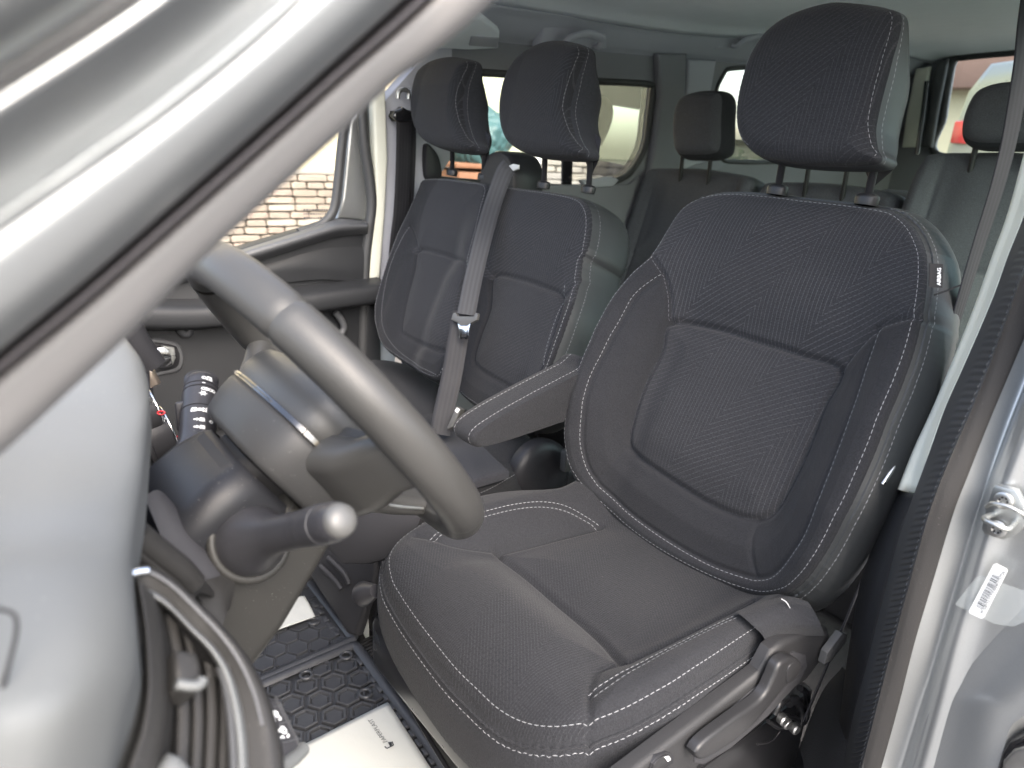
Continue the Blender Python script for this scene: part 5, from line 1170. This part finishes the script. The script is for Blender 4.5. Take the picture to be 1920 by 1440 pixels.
# ------------------------------------------------------------------ front passenger bench
bn = thing('passenger_bench', 'charcoal double passenger bench with two headrests beside the driver seat', 'car seat', (.34, .35, 0))
def bench_back(xc, outp, insp, arcs, half, nm, extra=None, nr=90, pl_s=0.0):
    O = np.array([xc, .205, .45]); 
    def WBB(P2):
        s, v = P2[:, 0], P2[:, 1]; return .045 * gv(v) * sm(np.abs(s), half * .5, half * 1.05) + .010 * sm(v, .33, .45) * (1 - sm(v, .5, .62))
    p = Pad(O, (1, 0, 0), up_, WBB, R=.014); p.set_outline(p.trace(outp, True), 400)
    iC = cr(p.trace(insp), 120, True); iC = np.vstack([iC, iC[:1]]); ar_ = [cr(p.trace(a), 24) for a in arcs]
    p.grooves = [(iC, .008, .006)] + [(a, .005, .005) for a in ar_]; p.puffs = [([iC, p.Cl[::4]] + ar_, .008, .035)]
    ytop = iC[:, 1].max() - .02
    def reg(c):
        r = np.full(len(c), 2); r[(c[:, 1] > ytop) & (np.abs(c[:, 0] - iC[:, 0].mean()) < half * .95)] = 1; r[inside(c, iC)] = 0; return r
    p.build(nr=nr, regions=reg, names=['insert_panel', 'upper_panel', 'side_bolster'], mats=['fabric_faint', 'fabric', 'fabric_plain'], parent=bn, skirt=((.003, .005), (.008, .03), (.012, .08), (.004, .125), (-.04, .135)), skirt_name='leather_side')
    stitch('stitching', [p.ring(.008), p.skirt_path(1)] + [p.path(a, .003) for a in (extra and [p.trace(e) for e in extra] or [])], 'thread', bn); return p
midp = bench_back(.13, [(932, 352), (980, 355), (1033, 361), (1083, 371), (1104, 386), (1111, 415), (1104, 467), (1093, 497), (1072, 587), (1048, 653), (1028, 705), (1000, 760), (965, 785), (930, 780), (880, 752), (858, 722), (861, 680), (872, 620), (884, 560), (897, 500), (910, 430), (922, 380)],
    [(925, 518), (973, 523), (1023, 540), (1053, 558), (1042, 613), (1020, 680), (1000, 728), (970, 732), (930, 712), (896, 690), (888, 670), (900, 627), (917, 580)], [[(1053, 558), (1068, 545), (1090, 500)], [(925, 518), (912, 500), (905, 470)]], .21, 'mid', extra=[[(1062, 535), (1052, 572), (1030, 640), (1014, 700)]])
outp_ = bench_back(.545, [(800, 338), (840, 336), (880, 341), (918, 349), (912, 385), (902, 430), (890, 480), (876, 540), (862, 600), (848, 650), (838, 700), (822, 713), (785, 696), (745, 670), (720, 648), (708, 613), (706, 575), (714, 540), (734, 477), (750, 437), (772, 393), (788, 358)],
    [(784, 470), (820, 474), (850, 484), (870, 496), (862, 545), (848, 600), (836, 650), (825, 658), (790, 645), (757, 628), (752, 612), (762, 560), (775, 510)], [[(784, 470), (776, 440), (768, 425)]], .2, 'outer', extra=[[(768, 425), (742, 480), (724, 545), (720, 600), (735, 640), (770, 672), (818, 700)]], nr=80)
hm_px = [(1040, 78), (1075, 80), (1100, 92), (1093, 120), (1082, 150), (1073, 185), (1070, 215), (1078, 250), (1090, 272), (1100, 286), (1092, 295), (1060, 296), (1000, 290), (965, 275), (950, 250), (945, 215), (948, 180), (960, 140), (980, 110), (1008, 88)]
headrest(bn, np.array([.13, .03, 1.15]), hm_px, None, .17, .112, [((1022, 297), (1020, 344)), ((1107, 298), (1104, 352))], side='fabric_dark')
ho_px = [(845, 108), (870, 110), (890, 118), (880, 145), (871, 170), (868, 200), (873, 235), (884, 262), (894, 276), (888, 284), (865, 284), (830, 278), (800, 265), (785, 240), (780, 205), (783, 170), (795, 135), (818, 115)]
headrest(bn, np.array([.545, .03, 1.14]), ho_px, None, .17, .105, [((848, 284), (848, 321)), ((908, 290), (907, 329))], side='fabric_dark')
# cushions
def flat_pad(root, outp, zc, mat, names, R=.03, drop=.10, bol=.0, nst=True, nr=50, stitchy=True, skirt_mat='fabric_plain'):
    p = Pad((0, .4, zc), (1, 0, 0), (0, 1, 0), lambda q: np.zeros(len(q)), R=R); p.set_outline(p.trace(outp, True), 260)
    p.puffs = [([p.Cl[::4]], .012, .06)]
    p.build(nr=nr, names=names, mats=[mat], parent=root, skirt=((.004, .006), (.008, .03), (.008, drop * .7), (0, drop), (-.02, drop * 1.05)), skirt_mat=skirt_mat, skirt_name='cushion_side')
    if stitchy: stitch('stitching', [p.ring(.008)], 'thread', root)
    return p
flat_pad(bn, [(432, 762), (445, 735), (480, 715), (560, 695), (640, 690), (730, 690), (790, 705), (830, 720), (822, 790), (800, 860), (760, 880), (640, 880), (520, 860), (450, 810)], .40, 'fabric_plain', ['seat_cushion'])
flat_pad(bn, [(700, 850), (760, 800), (810, 790), (860, 780), (900, 790), (960, 810), (1000, 838), (998, 860), (985, 890), (975, 905), (900, 945), (820, 960), (740, 930)], .40, 'fabric_plain', ['seat_cushion'])
slab('folding_lid', [(700, 850), (812, 806), (860, 808), (900, 828), (955, 880), (870, 905), (760, 930), (690, 900)], 'fabric_dark', bn, ZP(.425), thick=.02, bevel=.008, seg=3)
# hinge cover and under-seat box
revolve('hinge_cover', P([(1022, 892)], -.05)[0] + np.array([.03, 0, 0]), P([(1022, 892)], -.05)[0] + np.array([-1, 0.1, 0.1]), [(0, .075), (.02, .075), (.028, .070), (.034, .055), (.036, .03), (.034, .02), (.036, .005)], 'black_plastic', bn, n=40)
box('hinge_arm', P([(1030, 900)], -.03)[0] + np.array([0, -.02, -.03]), (.05, .14, .12), 'black_plastic', bn, bevel=.02, seg=4)
box('belt_buckle', P([(1065, 862)], -.08)[0], (.02, .03, .05), 'stalk_tip', bn, bevel=.005)
box('bench_base', (.37, .27, .16), (.80, .40, .31), 'black_plastic', bn, bevel=.02)
fpn = [(586, 1060), (620, 1035), (660, 1030), (676, 1060), (672, 1120), (660, 1190), (640, 1180), (600, 1110)]
slab('base_panel', UL([(560, 1050), (640, 985), (700, 990), (705, 1080), (668, 1195), (650, 1190), (605, 1120)], PLN((.1, .52, 0), (-.3, 1, .15))), 'dash_dark', bn, n=(-.3, 1, .15), thick=.02, bevel=.01, seg=3)
for l in ([(600, 1060), (630, 1090), (640, 1105)], [(615, 1045), (645, 1075), (655, 1095)]): tube('base_rib', UL(l, PLN((.1, .524, 0), (-.3, 1, .15))), .006, 'dash_dark', bn, n=8, res=12)
slab('leaflet', UL([(682, 1070), (690, 1072), (688, 1130), (692, 1210), (682, 1190), (672, 1150)], PLN((-.02, .44, 0), (-.3, 1, .2))), 'paper', bn, n=(-.3, 1, .2), thick=.002, bevel=0)
slab('bench_leg', UL([(690, 1060), (712, 1050), (722, 1130), (730, 1225), (700, 1225), (690, 1140)], PLN((-.05, .46, 0), (-.3, 1, .2))), 'rail_paint', bn, n=(-.3, 1, .2), thick=.02, bevel=.006)
slab('under_dash_cover', UL([(600, 960), (720, 930), (800, 950), (760, 1040), (690, 1060), (640, 1060), (600, 1020)], PLN((-.1, .62, 0), (-.4, 1, .2))), 'dash_dark', bn, n=(-.4, 1, .2), thick=.01, bevel=.01)

# ------------------------------------------------------------------ seat belts
bl_ = thing('seat_belt', 'grey seat belt with bright tongue hanging across the middle bench seat', 'seat belt', (.2, .1, .45), 'seat belts')
gp = YP(-.04)
g0 = U(965, 312, YP(-.07))
hous = loft('belt_guide', [np.array([g0 + np.array([x * f, d, z * f - .012]) for x, z in cr(np.array([(-.075, -.06), (-.07, 0), (-.045, .035), (0, .047), (.045, .035), (.07, 0), (.075, -.06)]), 40)]) for f, d in ((.92, .055), (1.0, .045), (1.0, -.02), (.9, -.04))], 'black_plastic', bl_)
slab('guide_mouth', UL([(951, 312), (962, 307), (972, 309), (972, 316), (962, 320), (952, 319)], YP(g0[1] + .06)), 'white_label', bl_, n=(0, 1, .3), thick=.004, bevel=.001)
bp = [U(955, 312, YP(.02)), U(945, 325, YP(.03)), U(925, 380, PLN(J0 + np.array([0, .05, 0]), (0, .917, .399))), U(905, 450, PLN(J0 + np.array([0, .075, 0]), (0, .917, .399))), U(888, 520, PLN(J0 + np.array([0, .085, 0]), (0, .917, .399))), U(874, 590, PLN(J0 + np.array([0, .095, 0]), (0, .917, .399)))]
wdv = NR * 1.0 + ND * .12
ribbon('belt_strap', bp, wdv, .040, .0016, 'belt_grey', bl_, res=60)
bp2 = [U(868, 585, PLN(J0 + np.array([0, .090, 0]), (0, .917, .399))), U(858, 640, PLN(J0 + np.array([0, .085, 0]), (0, .917, .399))), U(846, 710, PLN(J0 + np.array([0, .08, 0]), (0, .917, .399))), U(832, 775, PLN(J0 + np.array([0, .09, 0]), (0, .917, .399))), U(825, 815, PLN(J0 + np.array([0, .09, 0]), (0, .917, .399)))]
ribbon('lap_strap', bp2, wdv, .045, .0016, 'belt_black', bl_, res=40)
tpl = PLN(U(870, 605, PLN(J0 + np.array([0, .105, 0]), (0, .917, .399))), (-.3, .9, .3))
slab('tongue_frame', [(849, 587), (854, 586), (858, 593), (888, 593), (891, 586), (896, 588), (894, 600), (884, 605), (876, 611), (864, 611), (857, 605), (845, 599)], 'stalk_tip', bl_, tpl, thick=.008, bevel=.002)
slab('tongue_plate', [(858, 606), (864, 611), (876, 611), (882, 606), (879, 617), (878, 633), (874, 636), (869, 634), (864, 636), (861, 633), (860, 617)], 'chrome', bl_, (tpl[0] + tpl[1] * .003, tpl[1]), thick=.003, bevel=.0006)
slab('tongue_slot', [(866, 626), (873, 626), (873, 631), (866, 631)], 'gap_black', bl_, (tpl[0] + tpl[1] * .0045, tpl[1]), thick=.001, bevel=0)
bu = thing('belt_buckle', 'pale plastic belt buckle standing between the two bench seats', 'buckle', U(850, 790, YP(.30)))
pb = PLN(U(848, 780, YP(.30)), (-.4, .8, .3))
slab('buckle_body', [(838, 800), (855, 762), (864, 768), (850, 800), (838, 806)], 'stalk_tip', bu, pb, thick=.02, bevel=.003)
slab('buckle_button', [(852, 770), (856, 764), (862, 768), (857, 775)], 'white_label', bu, (pb[0] + pb[1] * .002, pb[1]), thick=.004, bevel=.001)
# passenger shoulder belt on the right pillar
b2 = thing('seat_belt', 'dark shoulder belt hanging on the passenger side pillar behind the bench', 'seat belt', (.78, .1, .4), 'seat belts')
ribbon('belt_strap', P([(758, 215), (758, 260), (756, 330), (752, 400), (744, 470), (738, 560)], .765), np.array([0, -1., 0]), .05, .0018, 'belt_black', b2, res=40)
ribbon('belt_strap_rear', P([(768, 215), (770, 260), (768, 330), (764, 400), (760, 450)], .772), np.array([0, -1., .05]), .035, .0018, 'belt_black', b2, res=30)
tube('belt_hook', P([(746, 185), (748, 172), (758, 168), (766, 174), (766, 186)], .77), .006, 'satin_metal', b2, n=10, res=20)
slab('height_adjuster', P([(738, 218), (742, 208), (752, 205), (757, 200), (764, 205), (776, 208), (779, 216), (774, 226), (760, 230), (744, 228)], .755), 'gloss_black', b2, n=(-1, 0, 0), thick=.03, bevel=.006, seg=3)
# driver belt at the near pillar
b3 = thing('seat_belt', 'black driver belt running down beside the near door pillar', 'seat belt', (-.75, .1, .2), 'seat belts')
wtop = NR * .85 + NF * .50; wlow = NR * .58 + ND * .2 + NF
ribbon('belt_strap', [U(1945, -60, XP(-.71)), U(1925, 60, XP(-.70)), U(1912, 150, XP(-.70)), U(1893, 260, XP(-.70)), U(1870, 350, XP(-.70)), U(1838, 450, XP(-.70)), U(1810, 540, XP(-.705)), U(1780, 640, XP(-.71)), U(1745, 750, XP(-.715)), U(1705, 860, XP(-.72)), U(1650, 1005, XP(-.725)), U(1600, 1128, XP(-.725)), U(1550, 1250, XP(-.72)), U(1512, 1340, XP(-.71))], [wtop, wtop, wtop * .8 + wlow * .2, wtop * .4 + wlow * .6, wlow, wlow, wlow], .036, .0022, 'belt_black', b3, res=90)
slab('belt_tongue', [(1690, 842), (1712, 826), (1716, 832), (1706, 850), (1690, 858)], 'black_plastic', b3, XP(-.735), thick=.012, bevel=.003, smooth_n=24)
slab('tongue_plate', [(1679, 874), (1684, 876), (1662, 908), (1656, 908)], 'chrome', b3, XP(-.738), thick=.003, bevel=.0006)
slab('lower_anchor', [(1552, 1225), (1580, 1188), (1590, 1190), (1588, 1202), (1560, 1240), (1546, 1246)], 'rubber', b3, XP(-.735), thick=.01, bevel=.002)

# ------------------------------------------------------------------ second row
r2 = thing('rear_bench', 'dark second row bench with three headrests behind the front seats', 'car seat', (.1, -1.1, 0))
up2 = unit(np.array([0, -.18, .6]))
def rear_back(xc, half, top, ytop=-1.0, lab=0):
    O = np.array([xc, ytop + .17, top - .58]); p = Pad(O, (1, 0, 0), up2, lambda q: .02 * sm(np.abs(q[:, 0]), half * .5, half), R=.03)
    o = np.array([(-half * .82, .60), (0, .615), (half * .82, .60), (half * .97, .56), (half, .45), (half, .1), (half * .9, -.05), (-half * .9, -.05), (-half, .1), (-half, .45), (-half * .97, .56)])
    p.set_outline(o, 220); a = cr(np.array([(-half * .75, .28), (0, .31), (half * .75, .28)]), 20); s1 = cr(np.array([(half * .72, .58), (half * .7, .3), (half * .72, 0)]), 20); s2 = s1 * [-1, 1]
    p.grooves = [(a, .006, .007), (s1, .005, .006), (s2, .005, .006)]; p.puffs = [([a, s1, s2, p.Cl[::3]], .012, .05)]
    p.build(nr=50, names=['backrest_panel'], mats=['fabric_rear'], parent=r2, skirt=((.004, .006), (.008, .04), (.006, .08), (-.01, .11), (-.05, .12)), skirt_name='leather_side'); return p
rear_back(.56, .24, 1.0); rear_back(.08, .225, .99); rear_back(-.40, .235, 1.10)
def rear_head(px, O, fab='fabric_rear'):
    p = Pad(O, (1, 0, 0), unit(np.array([0, -.12, 1])), lambda q: .012 * (1 - np.clip((q[:, 0] / .14) ** 2, 0, 1)), R=.03); p.set_outline(p.trace(px, True), 200)
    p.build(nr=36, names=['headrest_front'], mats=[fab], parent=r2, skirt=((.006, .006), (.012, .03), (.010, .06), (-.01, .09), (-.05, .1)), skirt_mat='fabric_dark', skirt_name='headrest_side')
    for s in (-.06, .06): tube('headrest_post', [O + np.array([s, -.05, -.02]), O + np.array([s, -.06, -.22])], .007, 'black_plastic', r2, n=10)
rear_head([(1300, 176), (1330, 174), (1352, 180), (1352, 225), (1350, 275), (1335, 288), (1295, 290), (1272, 285), (1266, 255), (1268, 215), (1280, 186)], np.array([.56, -.93, 1.13]))
rear_head([(1850, 165), (1890, 158), (1950, 160), (1975, 180), (1970, 250), (1950, 266), (1860, 268), (1822, 264), (1808, 250), (1812, 215), (1828, 180)], np.array([-.36, -.93, 1.17]))
rear_head([(1560, 180), (1600, 176), (1635, 182), (1640, 225), (1635, 280), (1600, 290), (1540, 290), (1520, 280), (1522, 225), (1535, 190)], np.array([.08, -.93, 1.13]))
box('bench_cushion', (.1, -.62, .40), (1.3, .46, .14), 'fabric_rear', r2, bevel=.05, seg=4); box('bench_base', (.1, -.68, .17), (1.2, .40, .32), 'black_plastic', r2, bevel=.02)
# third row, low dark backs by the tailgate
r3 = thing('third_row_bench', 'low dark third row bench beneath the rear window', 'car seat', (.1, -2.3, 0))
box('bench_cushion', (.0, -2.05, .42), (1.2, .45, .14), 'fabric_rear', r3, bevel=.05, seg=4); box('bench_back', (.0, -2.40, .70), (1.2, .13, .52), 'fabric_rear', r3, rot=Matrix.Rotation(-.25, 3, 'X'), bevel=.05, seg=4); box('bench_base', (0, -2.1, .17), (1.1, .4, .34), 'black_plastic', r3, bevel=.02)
